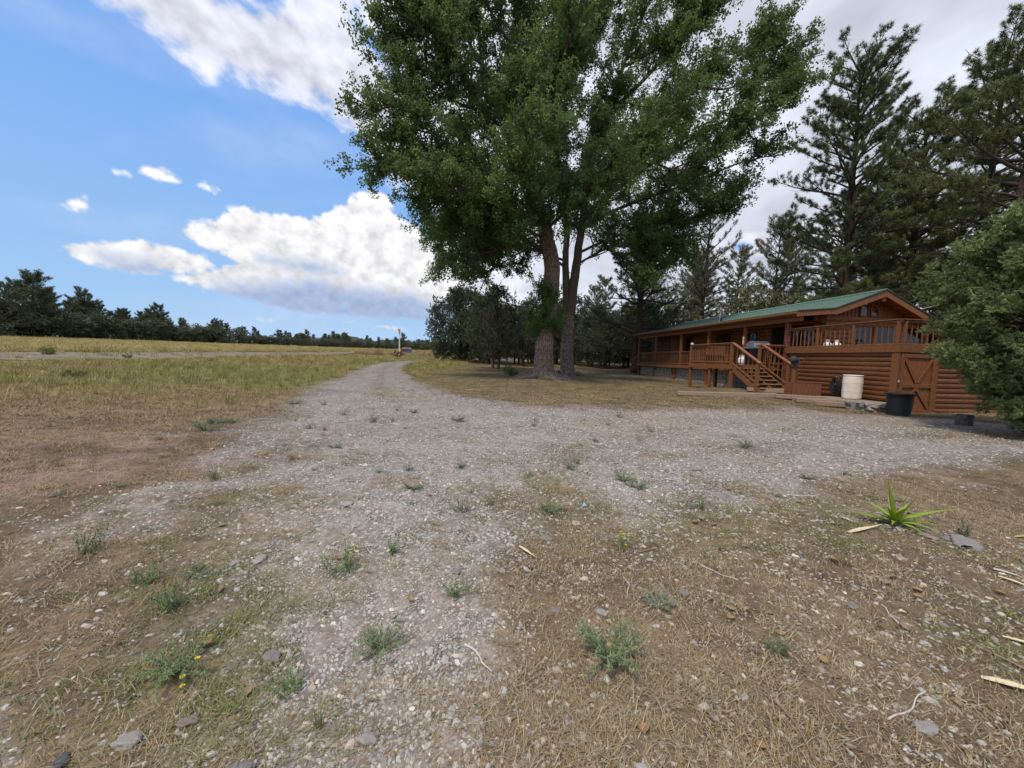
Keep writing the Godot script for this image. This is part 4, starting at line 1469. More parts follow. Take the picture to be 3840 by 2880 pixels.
func make_cabin() -> void:
	var grain := noise_tex(0.012, 51, Color(0.62, 0.58, 0.55), Color(1, 1, 1), 512, FastNoiseLite.TYPE_SIMPLEX_SMOOTH, 5)
	mat("stain", lin(0.31, 0.135, 0.056), 0.7, grain, Vector3(0.9, 5, 0.9))
	mat("siding", lin(0.25, 0.105, 0.046), 0.62, grain, Vector3(0.7, 6, 0.7))
	mat("siding_two", lin(0.27, 0.115, 0.05), 0.62, grain, Vector3(0.8, 6, 0.8))
	mat("log", lin(0.33, 0.15, 0.065), 0.7, grain, Vector3(0.8, 6, 0.8))
	mat("log_end", lin(0.42, 0.26, 0.15), 0.85, grain, Vector3(6, 6, 6))
	mat("door_wood", lin(0.37, 0.145, 0.052), 0.6, grain, Vector3(5, 0.7, 5))
	mat("door_brace", lin(0.33, 0.13, 0.05), 0.6, grain, Vector3(5, 0.9, 5))
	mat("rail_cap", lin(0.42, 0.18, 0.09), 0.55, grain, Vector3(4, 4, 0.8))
	mat("tread", lin(0.40, 0.26, 0.16), 0.8, grain, Vector3(0.9, 5, 5))
	mat("peeling", lin(0.325, 0.150, 0.125), 0.8, noise_tex(0.03, 88, Color(0.45, 0.3, 0.28), Color(1, 0.95, 0.9), 256, FastNoiseLite.TYPE_SIMPLEX_SMOOTH, 4, 0.55), Vector3(2, 1.2, 2))
	mat("roof_green", lin(0.125, 0.205, 0.155), 0.5, noise_tex(0.006, 19, Color(0.86, 0.88, 0.88), Color(1, 1, 1), 256), Vector3(0.4, 0.4, 0.4))
	mat("trim_dark", lin(0.035, 0.042, 0.038), 0.5)
	mat("room_wood", lin(0.26, 0.17, 0.10), 0.8, grain, Vector3(1, 4, 1))
	mat("brown_door", lin(0.16, 0.10, 0.075), 0.6)
	mat("soil_dark", lin(0.10, 0.075, 0.055), 0.95)
	mat("mortar", lin(0.44, 0.385, 0.325), 0.95, grain, Vector3(3, 3, 3))
	mat("steel", lin(0.55, 0.56, 0.58), 0.32)
	M["steel"].metallic = 0.9
	mat("black_paint", lin(0.015, 0.015, 0.016), 0.5)
	mat("white_paint", lin(0.78, 0.78, 0.76), 0.4)
	var gl := mat("pane", Color(0.2, 0.22, 0.22, 0.08), 0.03)
	gl.transparency = BaseMaterial3D.TRANSPARENCY_ALPHA
	gl.metallic_specular = 0.4

	var H := thing("log_cabin", "red-brown log cabin with green metal roof, porch and raised decks", "cabin", Vector3(12.966, 0, -13.0), deg_to_rad(5.0))

	# --- storage level under the upper deck ---
	bar(H, "storage_core", Vector3(0.06, 0.0, -4.66), Vector3(8.9, 2.30, -0.06), "siding", 0.0)
	var rows := 10
	var y0 := 0.52
	var hgt := (2.22 - y0) / rows
	var sidep := PackedVector2Array([Vector2(0, 0.012), Vector2(0.022, 0.022), Vector2(0.036, hgt * 0.5), Vector2(0.022, hgt - 0.026), Vector2(0, hgt - 0.012), Vector2(-0.03, hgt - 0.012), Vector2(-0.03, 0.012)])
	for k in rows:
		var mb := MB.new()
		mb.prism(sidep, -4.62, -0.14)
		var o := part(H, "siding_board", mb.mesh(M["siding" if k % 3 else "siding_two"]), Transform3D(Basis.from_scale(Vector3(-1, 1, 1)), Vector3(0.03, y0 + k * hgt, 0)))
		o.name = "siding_board"
	var r2 := 12
	var h2 := (2.22 - 0.16) / r2
	var sp2 := PackedVector2Array()
	for q in sidep:
		sp2.append(Vector2(q.x, q.y * h2 / hgt))
	for k in r2:
		var mb := MB.new()
		mb.prism(sp2, 1.48, 8.9)
		part(H, "siding_board", mb.mesh(M["siding_two" if k % 3 else "log"]), Transform3D(Basis(Vector3(0, 0, 1), Vector3.UP, Vector3(1, 0, 0)), Vector3(0, 0.16 + k * h2, -0.03)))
	bar(H, "corner_board", Vector3(-0.05, 0.12, -0.17), Vector3(0.045, 2.22, 0.05), "stain")
	bar(H, "door_jamb", Vector3(1.40, 0.10, -0.05), Vector3(1.50, 2.22, 0.045), "stain")
	bar(H, "sill", Vector3(1.40, 0.04, -0.05), Vector3(8.9, 0.16, 0.03), "mortar")
	# barn door with a cross-brace
	var dr := bar(H, "barn_door", Vector3(0.07, 0.13, -0.045), Vector3(1.39, 2.17, 0.02), "door_wood")
	var dc := dr.position
	var dpart := func(called: String, a: Vector3, b: Vector3, w: float) -> void:
		var v := b - a
		var me := bm(Vector3(w, snappedf(v.length(), 0.001), 0.03), "door_brace", 0.005)
		part(dr, called, me, Transform3D(Basis(Vector3(0, 0, 1), -atan2(v.x, v.y)), (a + b) / 2.0 - dc + Vector3(0, 0, 0.049)))
	dpart.call("frame_board", Vector3(0.13, 0.14, 0), Vector3(0.13, 2.16, 0), 0.12)
	dpart.call("frame_board", Vector3(1.33, 0.14, 0), Vector3(1.33, 2.16, 0), 0.12)
	dpart.call("frame_board", Vector3(0.19, 2.09, 0), Vector3(1.27, 2.09, 0), 0.13)
	dpart.call("frame_board", Vector3(0.19, 0.21, 0), Vector3(1.27, 0.21, 0), 0.13)
	dpart.call("frame_board", Vector3(0.19, 1.08, 0), Vector3(1.27, 1.08, 0), 0.12)
	dpart.call("brace", Vector3(0.22, 2.0, -0.004), Vector3(0.72, 1.16, -0.004), 0.10)
	dpart.call("brace", Vector3(1.24, 2.0, -0.004), Vector3(0.76, 1.16, -0.004), 0.10)
	dpart.call("brace", Vector3(0.72, 1.0, -0.004), Vector3(1.24, 0.30, -0.004), 0.10)
	dpart.call("brace", Vector3(0.70, 1.0, -0.004), Vector3(0.22, 0.30, -0.004), 0.10)
	part(H, "padlock", bm(Vector3(0.06, 0.08, 0.03), "steel"), at3(0.0, 1.22, 0.09))
	# upper deck
	bar(H, "rim_board", Vector3(-0.075, 2.20, -4.70), Vector3(-0.03, 2.43, 0.03), "stain")
	bar(H, "rim_board", Vector3(-0.075, 2.20, 0.032), Vector3(8.9, 2.43, 0.078), "stain")
	bar(H, "deck_floor", Vector3(-0.028, 2.32, -4.70), Vector3(8.9, 2.40, 0.03), "stain")
	for z in [0.0, -1.55, -3.1]:
		bar(H, "rail_post", Vector3(-0.075, 2.435, z - 0.095), Vector3(0.015, 3.27, z - 0.005), "stain")
	for x in [0.12, 1.9, 3.7, 5.5, 7.3]:
		bar(H, "rail_post", Vector3(x, 2.435, -0.055), Vector3(x + 0.09, 3.27, 0.035), "stain")
	railing(H, Vector3(-0.03, 2.42, -4.62), Vector3(-0.03, 2.42, 0.02), 0.88, 0.205, "stain", "stain", 0.13, 0.05)
	railing(H, Vector3(0.05, 2.42, -0.01), Vector3(8.8, 2.42, -0.01), 0.88, 0.205, "stain", "stain", 0.13, 0.05)

	# --- the log house ---
	# rooms: floor, ceiling and far walls, so that the panes look into real depth
	bar(H, "room_floor", Vector3(1.70, 1.30, -21.6), Vector3(8.6, 1.42, -4.86), "room_wood")
	bar(H, "room_ceiling", Vector3(1.70, 3.70, -21.6), Vector3(8.6, 3.78, -4.86), "room_wood")
	bar(H, "back_wall", Vector3(8.5, 1.42, -21.6), Vector3(8.62, 3.70, -4.86), "log")
	bar(H, "end_wall", Vector3(1.70, 1.42, -21.72), Vector3(8.5, 3.70, -21.6), "log")
	bar(H, "gable_footing", Vector3(1.70, 1.42, -4.90), Vector3(8.5, 2.40, -4.82), "log")
	bar(H, "partition", Vector3(1.80, 1.42, -13.6), Vector3(8.5, 3.70, -13.5), "room_wood")
	# porch wall: log courses, cut at the doors and windows
	var holes := [[-18.75, -17.6, 1.40, 3.50], [-16.5, -15.3, 2.35, 3.55], [-12.5, -10.95, 2.35, 3.55], [-9.5, -8.6, 1.75, 3.45], [-7.75, -5.0, 1.40, 3.62]]
	for k in 12:
		var yy := 1.56 + k * 0.2
		var from := -21.85 - (0.3 if k % 2 == 0 else 0.0)
		for h in holes + [[-4.42 if k % 2 == 0 else -4.72, 0.0, 0.0, 9.0]]:
			if yy < h[2] - 0.05 or yy > h[3] + 0.05:
				continue
			var to: float = h[0]
			if to - from > 0.05:
				part(H, "wall_log", log_mesh(snappedf(to - from, 0.001), 0.112, "log"), at3(1.62, yy, (from + to) / 2.0))
			from = h[1]
	# gable wall: logs left of the glazed doors, a header, boards above
	for k in 8:
		var yy := 2.46 + k * 0.2
		var l := 1.62 if k < 6 else 7.2
		var x0 := 1.30 if k % 2 == 1 else 1.52
		part(H, "gable_log", log_mesh(l, 0.112, "log"), Transform3D(Basis(Vector3(0, 0, -1), Vector3.UP, Vector3(1, 0, 0)), Vector3(x0 + l / 2.0, yy, -4.72)))
		if k % 2 == 1:
			part(H, "log_end", log_mesh(0.02, 0.106, "log_end"), Transform3D(Basis(Vector3(0, 0, -1), Vector3.UP, Vector3(1, 0, 0)), Vector3(x0 - 0.012, yy, -4.72)))
	for k in 4:
		bar(H, "glazed_door", Vector3(2.97 + k * 1.3, 2.42, -4.75), Vector3(4.17 + k * 1.3, 3.60, -4.735), "pane", 0.001)
	for x in [2.92, 4.22, 5.52, 6.82, 8.12]:
		bar(H, "door_frame", Vector3(x - 0.05, 2.42, -4.80), Vector3(x + 0.05, 3.60, -4.63), "stain")
	bar(H, "gable_infill", Vector3(8.18, 2.42, -4.80), Vector3(8.6, 3.60, -4.70), "log")
	# roof outline (x, y), seen from the gable
	var P := [Vector2(-0.30, 4.02), Vector2(1.47, 4.20), Vector2(3.83, 5.10), Vector2(6.05, 4.06), Vector2(8.9, 2.95)]
	# board-and-batten gable
	var ax := 1.62
	while ax < 8.4:
		var ytop := 0.0
		for k in 4:
			if ax >= P[k].x and ax <= P[k + 1].x:
				ytop = lerpf(P[k].y, P[k + 1].y, (ax - P[k].x) / (P[k + 1].x - P[k].x))
		ytop -= 0.16
		if ytop > 4.0:
			bar(H, "gable_board", Vector3(ax, 3.93, -4.80), Vector3(ax + 0.192, ytop, -4.70), "log")
			bar(H, "batten", Vector3(ax + 0.165, 3.93, -4.698), Vector3(ax + 0.218, ytop - 0.01, -4.672), "stain")
		ax += 0.2
	bar(H, "header_beam", Vector3(1.55, 3.82, -4.82), Vector3(8.4, 3.98, -4.60), "log")
	# twin gable window with sloping heads
	for s in [0, 1]:
		var wp := PackedVector2Array([Vector2(3.40, 4.02), Vector2(3.80, 4.02), Vector2(3.80, 4.62), Vector2(3.40, 4.46)]) if s == 0 else PackedVector2Array([Vector2(3.92, 4.02), Vector2(4.30, 4.02), Vector2(4.30, 4.42), Vector2(3.92, 4.60)])
		var mb := MB.new()
		mb.prism(wp, -4.67, -4.655)
		var pane := part(H, "gable_window", mb.mesh(M["pane"]))
		for e in 4:
			var a := wp[e]
			var b := wp[(e + 1) % 4]
			var v := b - a
			part(pane, "frame", bm(Vector3(0.06, snappedf(v.length() + 0.06, 0.001), 0.04), "stain"), Transform3D(Basis(Vector3(0, 0, 1), -atan2(v.x, v.y)), Vector3((a.x + b.x) / 2, (a.y + b.y) / 2, -4.64)))
	# roof: ribbed sheets side by side
	var zr0 := -3.95
	var zr1 := -21.9
	var sheets := 19
	var sw := (zr0 - zr1) / sheets
	for k in 4:
		var a := Vector3(P[k].x, P[k].y, 0)
		var b := Vector3(P[k + 1].x, P[k + 1].y, 0)
		var d := (b - a).normalized()
		var up := Vector3(-d.y, d.x, 0)
		var mb := MB.new()
		var ln := a.distance_to(b)
		mb.box(Vector3(ln + 0.02, 0.03, sw - 0.004), Vector3.ZERO, 0.004)
		for r in 3:
			mb.box(Vector3(ln + 0.02, 0.028, 0.035), Vector3(0, 0.022, -sw / 2.0 + 0.03 + r * sw / 3.0), 0.009)
		var me := mb.mesh(M["roof_green"])
		for s in sheets:
			part(H, "roof_sheet", me, Transform3D(Basis(d, up, Vector3(0, 0, 1)), (a + b) / 2.0 + up * 0.02 + Vector3(0, 0, zr0 - (s + 0.5) * sw)))
		bar_deck(H, a, b, up, zr0 - 0.02, zr1 + 0.02)
	var cap := MB.new()
	cap.prism(PackedVector2Array([Vector2(3.60, 5.06), Vector2(3.83, 5.155), Vector2(4.06, 5.04), Vector2(4.06, 5.06), Vector2(3.83, 5.185), Vector2(3.60, 5.09)]), zr1 - 0.02, zr0 + 0.02)
	part(H, "ridge_cap", cap.mesh(M["roof_green"]))
	# barge boards and their dark metal edge on the gable
	for k in 4:
		var a: Vector2 = P[k]
		var b: Vector2 = P[k + 1]
		for w in [[0.03, 0.0, 0.05, "trim_dark", "roof_edge"], [0.0, -0.27 if k > 0 else -0.22, -0.02, "log", "barge_board"]]:
			var mb := MB.new()
			var lo0: float = w[1]
			var lo1: float = w[1]
			mb.prism(PackedVector2Array([a + Vector2(0, lo0 - 0.005), b + Vector2(0, lo1 - 0.005), b + Vector2(0, w[2]), a + Vector2(0, w[2])]), zr0 - 0.06 + w[0], zr0 + w[0] + 0.005)
			part(H, w[4], mb.mesh(M[w[3]]))
	bar(H, "purlin_end", Vector3(3.73, 4.62, -4.66), Vector3(3.93, 4.82, -4.02), "log")
	bar(H, "purlin_end", Vector3(1.32, 3.74, -4.66), Vector3(1.50, 3.93, -4.20), "log")
	part(H, "gable_light", round_mesh(0.06, "white_paint"), at3(3.55, 4.60, -4.58))
	# eaves
	bar(H, "gutter", Vector3(-0.40, 3.90, -21.95), Vector3(-0.31, 4.00, -3.97), "stain", 0.02)
	bar(H, "fascia", Vector3(-0.305, 3.84, -21.9), Vector3(-0.26, 3.985, -4.0), "stain")
	bar(H, "porch_beam", Vector3(-0.09, 3.62, -21.3), Vector3(0.09, 3.88, -4.05), "stain")
	# porch
	bar(H, "porch_floor", Vector3(-0.08, 1.36, -21.25), Vector3(1.55, 1.46, -4.9), "stain")
	bar(H, "porch_rim", Vector3(-0.12, 1.26, -21.3), Vector3(-0.082, 1.47, -8.55), "stain")
	var posts := [-21.13, -17.9, -14.07, -10.83, -7.6]
	for z in posts:
		bar(H, "porch_post", Vector3(-0.075, 1.465, z - 0.075), Vector3(0.075, 3.615, z + 0.075), "stain", 0.015)
	bar(H, "porch_post", Vector3(-0.09, 0.15, -4.86), Vector3(0.09, 3.615, -4.68), "peeling", 0.015, "porch corner post with flaking red paint")
	railing(H, Vector3(0, 1.47, -21.1), Vector3(0, 1.47, -8.5), 0.94, 0.215, "stain", "stain")
	for k in 5:
		bar(H, "end_step", Vector3(-0.05, 1.30 - k * 0.17, -21.55 - k * 0.27), Vector3(1.0, 1.35 - k * 0.17, -21.27 - k * 0.27), "stain")
	railing(H, Vector3(0, 1.44, -21.2), Vector3(-0.05, 0.62, -22.75), 0.90, 0.21, "stain", "stain")
	# doors and windows on the porch
	var win := func(z0: float, z1: float, yb: float, yt: float, called: String) -> void:
		var f := bar(H, called, Vector3(1.565, yb, z0), Vector3(1.577, yt, z1), "pane", 0.001)
		var c := f.position
		for q in [[Vector3(1.46, yb - 0.08, z0 - 0.09), Vector3(1.70, yb, z1 + 0.09)], [Vector3(1.46, yt, z0 - 0.09), Vector3(1.70, yt + 0.09, z1 + 0.09)], [Vector3(1.46, yb, z0 - 0.09), Vector3(1.70, yt, z0)], [Vector3(1.46, yb, z1), Vector3(1.70, yt, z1 + 0.09)]]:
			part(f, "frame", bm((q[1] - q[0]).abs(), "stain"), Transform3D(Basis.IDENTITY, (q[0] + q[1]) / 2.0 - c))
	win.call(-16.5, -15.3, 2.35, 3.55, "porch_window")
	win.call(-12.5, -10.95, 2.35, 3.55, "porch_window")
	win.call(-9.5, -8.6, 1.75, 3.45, "porch_window")
	var pd := bar(H, "porch_door", Vector3(1.58, 1.47, -18.75), Vector3(1.63, 3.50, -17.6), "brown_door")
	part(pd, "frame", bm(Vector3(0.16, 2.1, 0.09), "stain"), at3(-0.05, 0.03, 0.62))
	part(pd, "frame", bm(Vector3(0.16, 2.1, 0.09), "stain"), at3(-0.05, 0.03, -0.62))
	var sd := bar(H, "porch_door", Vector3(1.585, 1.47, -7.75), Vector3(1.597, 3.62, -5.0), "pane", 0.001, "wide glazed sliding door at the near end of the porch")
	for z in [-1.36, 0.0, 1.36]:
		part(sd, "frame", bm(Vector3(0.14, 2.15, 0.08), "stain"), at3(-0.02, 0.0, z))
	bar(H, "porch_plaque", Vector3(1.485, 3.38, -8.1), Vector3(1.505, 3.58, -7.9), "tread")
	# stone foundation: mortar wall with faced stones
	bar(H, "foundation_wall", Vector3(0.22, 0.0, -21.2), Vector3(1.5, 1.30, -4.9), "mortar")
	var smat := leaf_mat("foundation_stone", 0.0)
	smat.roughness = 0.9
	smat.vertex_color_use_as_albedo = true
	var stones := []
	for k in 5:
		var sb := stone_mesh(70 + k, 0.9)
		var tone: float = [0.14, 0.18, 0.23, 0.16, 0.20][k]
		for q in sb.c.size():
			sb.c[q] = Color(tone * 1.2, tone, tone * 0.8)
		stones.append(sb.mesh(smat))
	var srng := RandomNumberGenerator.new()
	srng.seed = 77
	var zz := -5.1
	while zz > -21.0:
		var big := srng.randf_range(0.20, 0.34)
		var yb := 0.30
		while yb < 1.24:
			var hs := srng.randf_range(0.14, 0.24)
			if not (zz < -14.9 and zz > -15.6):
				part(H, "foundation_stone", stones[srng.randi() % 5], Transform3D(Basis(Vector3(1, 0, 0), srng.randf() * 0.6) * Basis.from_scale(Vector3(0.07, hs * 0.52, big * 0.5)), Vector3(0.215, yb + hs / 2.0, zz - big / 2.0 + srng.randf_range(-0.05, 0.05))))
			yb += hs + 0.03
		zz -= big + 0.03
	for z in [-21.1, -18.2, -10.9]:
		bar(H, "pier", Vector3(-0.06, 0.2, z - 0.06), Vector3(0.06, 1.255, z + 0.06), "stain")
	var ht := bar(H, "crawl_hatch", Vector3(0.10, 0.36, -15.5), Vector3(0.15, 1.24, -14.9), "stain")
	part(ht, "brace", bm(Vector3(0.02, 1.0, 0.05), "black_paint"), Transform3D(Basis(Vector3(1, 0, 0), -0.5), Vector3(-0.035, 0, 0)))
	# lower deck
	bar(H, "lower_deck_floor", Vector3(-2.50, 1.55, -8.50), Vector3(-0.13, 1.62, -4.95), "stain")
	bar(H, "rim_board", Vector3(-2.55, 1.40, -8.56), Vector3(-2.505, 1.63, -4.90), "stain")
	bar(H, "rim_board", Vector3(-2.50, 1.40, -4.945), Vector3(-0.13, 1.63, -4.90), "stain")
	for p in [[-2.44, -8.42], [-2.44, -6.65], [-2.44, -5.0], [-1.25, -8.0], [-0.4, -5.1]]:
		bar(H, "deck_leg", Vector3(p[0] - 0.07, 0.1, p[1] - 0.07), Vector3(p[0] + 0.07, 1.55, p[1] + 0.07), "stain")
	for p in [[-2.46, -8.44], [-2.46, -5.0], [-1.13, -4.98]]:
		bar(H, "rail_post", Vector3(p[0] - 0.055, 1.63, p[1] - 0.055), Vector3(p[0] + 0.055, 2.58, p[1] + 0.055), "stain")
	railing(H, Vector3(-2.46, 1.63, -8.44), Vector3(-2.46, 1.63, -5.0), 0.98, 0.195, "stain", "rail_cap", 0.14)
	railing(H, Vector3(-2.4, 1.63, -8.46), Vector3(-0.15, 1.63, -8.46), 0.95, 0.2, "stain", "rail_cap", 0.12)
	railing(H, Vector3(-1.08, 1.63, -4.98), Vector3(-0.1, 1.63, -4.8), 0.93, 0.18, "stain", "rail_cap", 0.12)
	# stairs
	for k in 6:
		var f := (k + 0.5) / 6.0
		bar(H, "tread", Vector3(-2.42, 1.44 - k * 0.16, -4.93 + k * 0.285), Vector3(-1.14, 1.478 - k * 0.16, -4.62 + k * 0.285), "tread")
	bar(H, "tread", Vector3(-2.42, 0.50, -3.23), Vector3(-1.02, 0.538, -2.94), "tread")
	for x in [-2.43, -1.78, -1.12]:
		board(H, "stringer", Vector3(x, 1.46, -5.0), Vector3(x, 0.42, -3.05), 0.045, 0.24, "stain")
	for x in [-2.46, -1.08]:
		bar(H, "newel_post", Vector3(x - 0.06, 0.34, -3.36), Vector3(x + 0.06, 1.66, -3.24), "stain")
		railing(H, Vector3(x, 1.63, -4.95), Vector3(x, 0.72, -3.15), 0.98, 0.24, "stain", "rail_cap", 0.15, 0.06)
	# pipes on the roof
	var pp := MB.new()
	pp.lathe([[0.001, 0], [0.055, 0], [0.055, 0.42], [0.085, 0.43], [0.085, 0.47], [0.055, 0.48], [0.055, 0.52], [0.10, 0.53], [0.10, 0.58], [0.001, 0.62]], 14)
	part(H, "vent_pipe", pp.mesh(M["steel"]), at3(2.2, 4.42, -13.3))
	var p2 := MB.new()
	p2.lathe([[0.001, 0], [0.06, 0], [0.06, 0.4], [0.001, 0.4]], 12)
	part(H, "vent_pipe", p2.mesh(M["black_paint"]), at3(1.2, 4.16, -11.6))
	var p3 := MB.new()
	p3.lathe([[0.001, 0], [0.14, 0], [0.14, 0.12], [0.26, 0.13], [0.24, 0.19], [0.001, 0.22]], 16)
	part(H, "roof_vent", p3.mesh(M["black_paint"]), at3(4.05, 5.02, -5.4))
	said("cabin")

func bar_deck(H: Node, a: Vector3, b: Vector3, up: Vector3, z0: float, z1: float) -> void:
	var d := (b - a).normalized()
	part(H, "roof_decking", bm(Vector3(snappedf(a.distance_to(b) - 0.01, 0.001), 0.06, snappedf(z0 - z1, 0.001)), "stain", 0.0), Transform3D(Basis(d, up, Vector3(0, 0, 1)), (a + b) / 2.0 - up * 0.035 + Vector3(0, 0, (z0 + z1) / 2.0)))

func round_mesh(r: float, m: String) -> ArrayMesh:
	var mb := MB.new()
	var pr := []
	for k in 9:
		var t := PI * k / 8.0 - PI / 2.0
		pr.append([maxf(cos(t) * r, 0.0005), sin(t) * r])
	mb.lathe(pr, 14)
	return mb.mesh(M[m])

# ---------- things round the cabin, in the field and on the ground ----------
func cabin_at(x: float, y: float, z: float) -> Vector3:
	var c := cos(deg_to_rad(5.0))
	var s := sin(deg_to_rad(5.0))
	return Vector3(12.966 + x * c + z * s, y, -13.0 - x * s + z * c)

func torus(mb: MB, r: float, w: float, at: Vector3, n := 28, turn := Basis.IDENTITY, egg := 1.0) -> void:
	var p := PackedVector3Array()
	for k in n + 1:
		var a := TAU * k / n
		p.append(at + turn * Vector3(cos(a) * r, sin(a) * r * egg, 0))
	mb.tube(p, taper(n + 1, w, w), 8)

func gas_bottle(label: String, at: Vector3, group := "") -> void:
	var t := thing("propane_tank", label, "gas bottle", at, rng.randf() * 3.0, group)
	var b := MB.new()
	b.lathe([[0.001, 0.03], [0.10, 0.03], [0.145, 0.08], [0.152, 0.14], [0.152, 0.24], [0.145, 0.30], [0.10, 0.345], [0.03, 0.36], [0.001, 0.36]], 24)
	part(t, "body", b.mesh(M["white_paint"]))
	var f := MB.new()
	f.lathe([[0.105, 0.0], [0.11, 0.0], [0.11, 0.05], [0.105, 0.05]], 20)
	part(t, "foot_ring", f.mesh(M["white_paint"]))
	var c := MB.new()
	for k in 14:
		if k % 7 in [2, 3]:
			continue
		var a0 := TAU * k / 14
		var a1 := TAU * (k + 1) / 14
		for q in [[a0, a1]]:
			var r := 0.10
			c.quad(Vector3(cos(q[0]) * r, 0.33, sin(q[0]) * r), Vector3(cos(q[1]) * r, 0.33, sin(q[1]) * r), Vector3(cos(q[1]) * r, 0.45, sin(q[1]) * r), Vector3(cos(q[0]) * r, 0.45, sin(q[0]) * r))
	torus(c, 0.10, 0.008, Vector3(0, 0.45, 0), 20, Basis(Vector3.RIGHT, PI / 2))
	part(t, "collar", c.mesh(M["white_paint"]))
	var v := MB.new()
	v.lathe([[0.02, 0.35], [0.02, 0.40], [0.03, 0.405], [0.03, 0.42], [0.001, 0.425]], 10)
	part(t, "valve", v.mesh(M["steel"]))

func make_small() -> void:
	mat("drum_white", lin(0.78, 0.72, 0.65), 0.5, noise_tex(0.012, 91, Color(0.95, 0.92, 0.88), Color(1, 1, 1), 256, FastNoiseLite.TYPE_SIMPLEX_SMOOTH, 5, 0.4), Vector3(1, 0.6, 1))
	mat("black_plastic", lin(0.018, 0.021, 0.026), 0.45)
	mat("rubber", lin(0.022, 0.026, 0.027), 0.5)
	mat("grey_timber", lin(0.50, 0.375, 0.285), 0.9, noise_tex(0.02, 61, Color(0.6, 0.58, 0.56), Color(1, 1, 1), 256), Vector3(0.8, 4, 4))
	mat("cast_iron", lin(0.10, 0.10, 0.105), 0.6, noise_tex(0.03, 62, Color(0.5, 0.5, 0.5), Color(1, 1, 1), 256), Vector3(4, 4, 4))
	mat("rust", lin(0.22, 0.10, 0.06), 0.9)
	mat("planter", lin(0.25, 0.105, 0.055), 0.8, noise_tex(0.02, 63, Color(0.7, 0.68, 0.66), Color(1, 1, 1), 256), Vector3(4, 0.8, 4))
	mat("stump_bark", lin(0.24, 0.22, 0.20), 0.95, noise_tex(0.03, 64, Color(0.4, 0.38, 0.36), Color(1, 1, 1), 256), Vector3(4, 1, 4), 1.5)
	mat("sock_orange", lin(0.62, 0.30, 0.12), 0.8)
	mat("pole_white", lin(0.72, 0.74, 0.78), 0.45)
	mat("cloth_blue", lin(0.08, 0.13, 0.28), 0.6)
	mat("paint_red", lin(0.26, 0.08, 0.06), 0.6)
	mat("pale_blade", lin(0.62, 0.53, 0.33), 0.7)
	var lt := noise_tex(0.03, 95, Color(0.6, 0.55, 0.5), Color(1, 1, 1), 256)
	mat("tan_leaf", lin(0.52, 0.36, 0.19), 0.8, lt, Vector3(20, 20, 20))
	mat("brown_leaf", lin(0.44, 0.33, 0.22), 0.8, lt, Vector3(20, 20, 20))
	mat("pale_stick", lin(0.55, 0.50, 0.46), 0.9)
	mat("brown_stick", lin(0.28, 0.20, 0.15), 0.9)
	var rk := noise_tex(0.02, 65, Color(0.62, 0.6, 0.58), Color(1, 1, 1), 256)
	mat("rock_grey", lin(0.40, 0.38, 0.36), 0.95, rk, Vector3(4, 4, 4), 0.6)
	mat("rock_pink", lin(0.46, 0.36, 0.30), 0.95, rk, Vector3(4, 4, 4), 0.6)
	mat("rock_pale", lin(0.58, 0.54, 0.49), 0.95, rk, Vector3(4, 4, 4), 0.6)
	mat("rock_dark", lin(0.22, 0.215, 0.22), 0.95, rk, Vector3(4, 4, 4), 0.6)

	# --- beside the storage wall ---
	var led := thing("stone_ledge", "low ledge of mortared field stones under the white drum", "stone wall", cabin_at(0, 0, 0), deg_to_rad(5.0))
	var core := MB.new()
	core.box(Vector3(0.78, 0.58, 2.3), Vector3(-0.48, 0.20, -1.05), 0.05)
	part(led, "mortar_core", core.mesh(M["mortar"]))
	var sr := RandomNumberGenerator.new()
	sr.seed = 5
	var forms := []
	for k in 6:
		forms.append(stone_mesh(120 + k, 0.8))
	for k in 46:
		var mnm: String = ["rock_grey", "rock_pink", "rock_dark", "rock_grey"][sr.randi() % 4]
		var me: ArrayMesh = forms[k % 6].mesh(M[mnm])
		var s := sr.randf_range(0.09, 0.17)
		var face := sr.randf() < 0.62
		var p := Vector3(-0.88 + sr.randf_range(-0.02, 0.03), sr.randf_range(0.04, 0.44), sr.randf_range(-2.1, 0.05)) if face else Vector3(sr.randf_range(-0.85, -0.12), sr.randf_range(0.05, 0.44), 0.10)
		part(led, "stone", me, Transform3D(Basis(Vector3(0.3, 1, 0.2).normalized(), sr.randf() * TAU) * Basis.from_scale(Vector3(s, s * 0.8, s)), p))
	var dm := thing("plastic_drum", "dirty white plastic drum standing on the stone ledge", "drum", cabin_at(-0.47, 0.49, -1.05))
	var db := MB.new()
	db.lathe([[0.001, 0.0], [0.25, 0.0], [0.275, 0.03], [0.285, 0.1], [0.291, 0.28], [0.297, 0.29], [0.297, 0.31], [0.291, 0.32], [0.293, 0.58], [0.299, 0.59], [0.299, 0.61], [0.292, 0.62], [0.285, 0.80], [0.272, 0.855], [0.262, 0.86]], 40)
	part(dm, "body", db.mesh(M["drum_white"]))
	var dl := MB.new()
	dl.lathe([[0.25, 0.845], [0.285, 0.845], [0.29, 0.865], [0.285, 0.885], [0.26, 0.885], [0.25, 0.872], [0.001, 0.872]], 40)
	part(dm, "lid", dl.mesh(M["white_paint"]))
	# black tub
	var pt := thing("plastic_tub", "large black plastic tub with a wide rim in front of the barn door", "tub", on_ground(12.5, -12.35))
	var tb := MB.new()
	tb.lathe([[0.001, 0.0], [0.27, 0.0], [0.28, 0.02], [0.335, 0.70], [0.325, 0.70], [0.27, 0.05], [0.001, 0.05]], 36)
	part(pt, "body", tb.mesh(M["black_plastic"]))
	var tl := MB.new()
	tl.lathe([[0.333, 0.66], [0.385, 0.665], [0.39, 0.70], [0.385, 0.715], [0.328, 0.715], [0.326, 0.70]], 36)
	part(pt, "rim", tl.mesh(M["black_plastic"]))
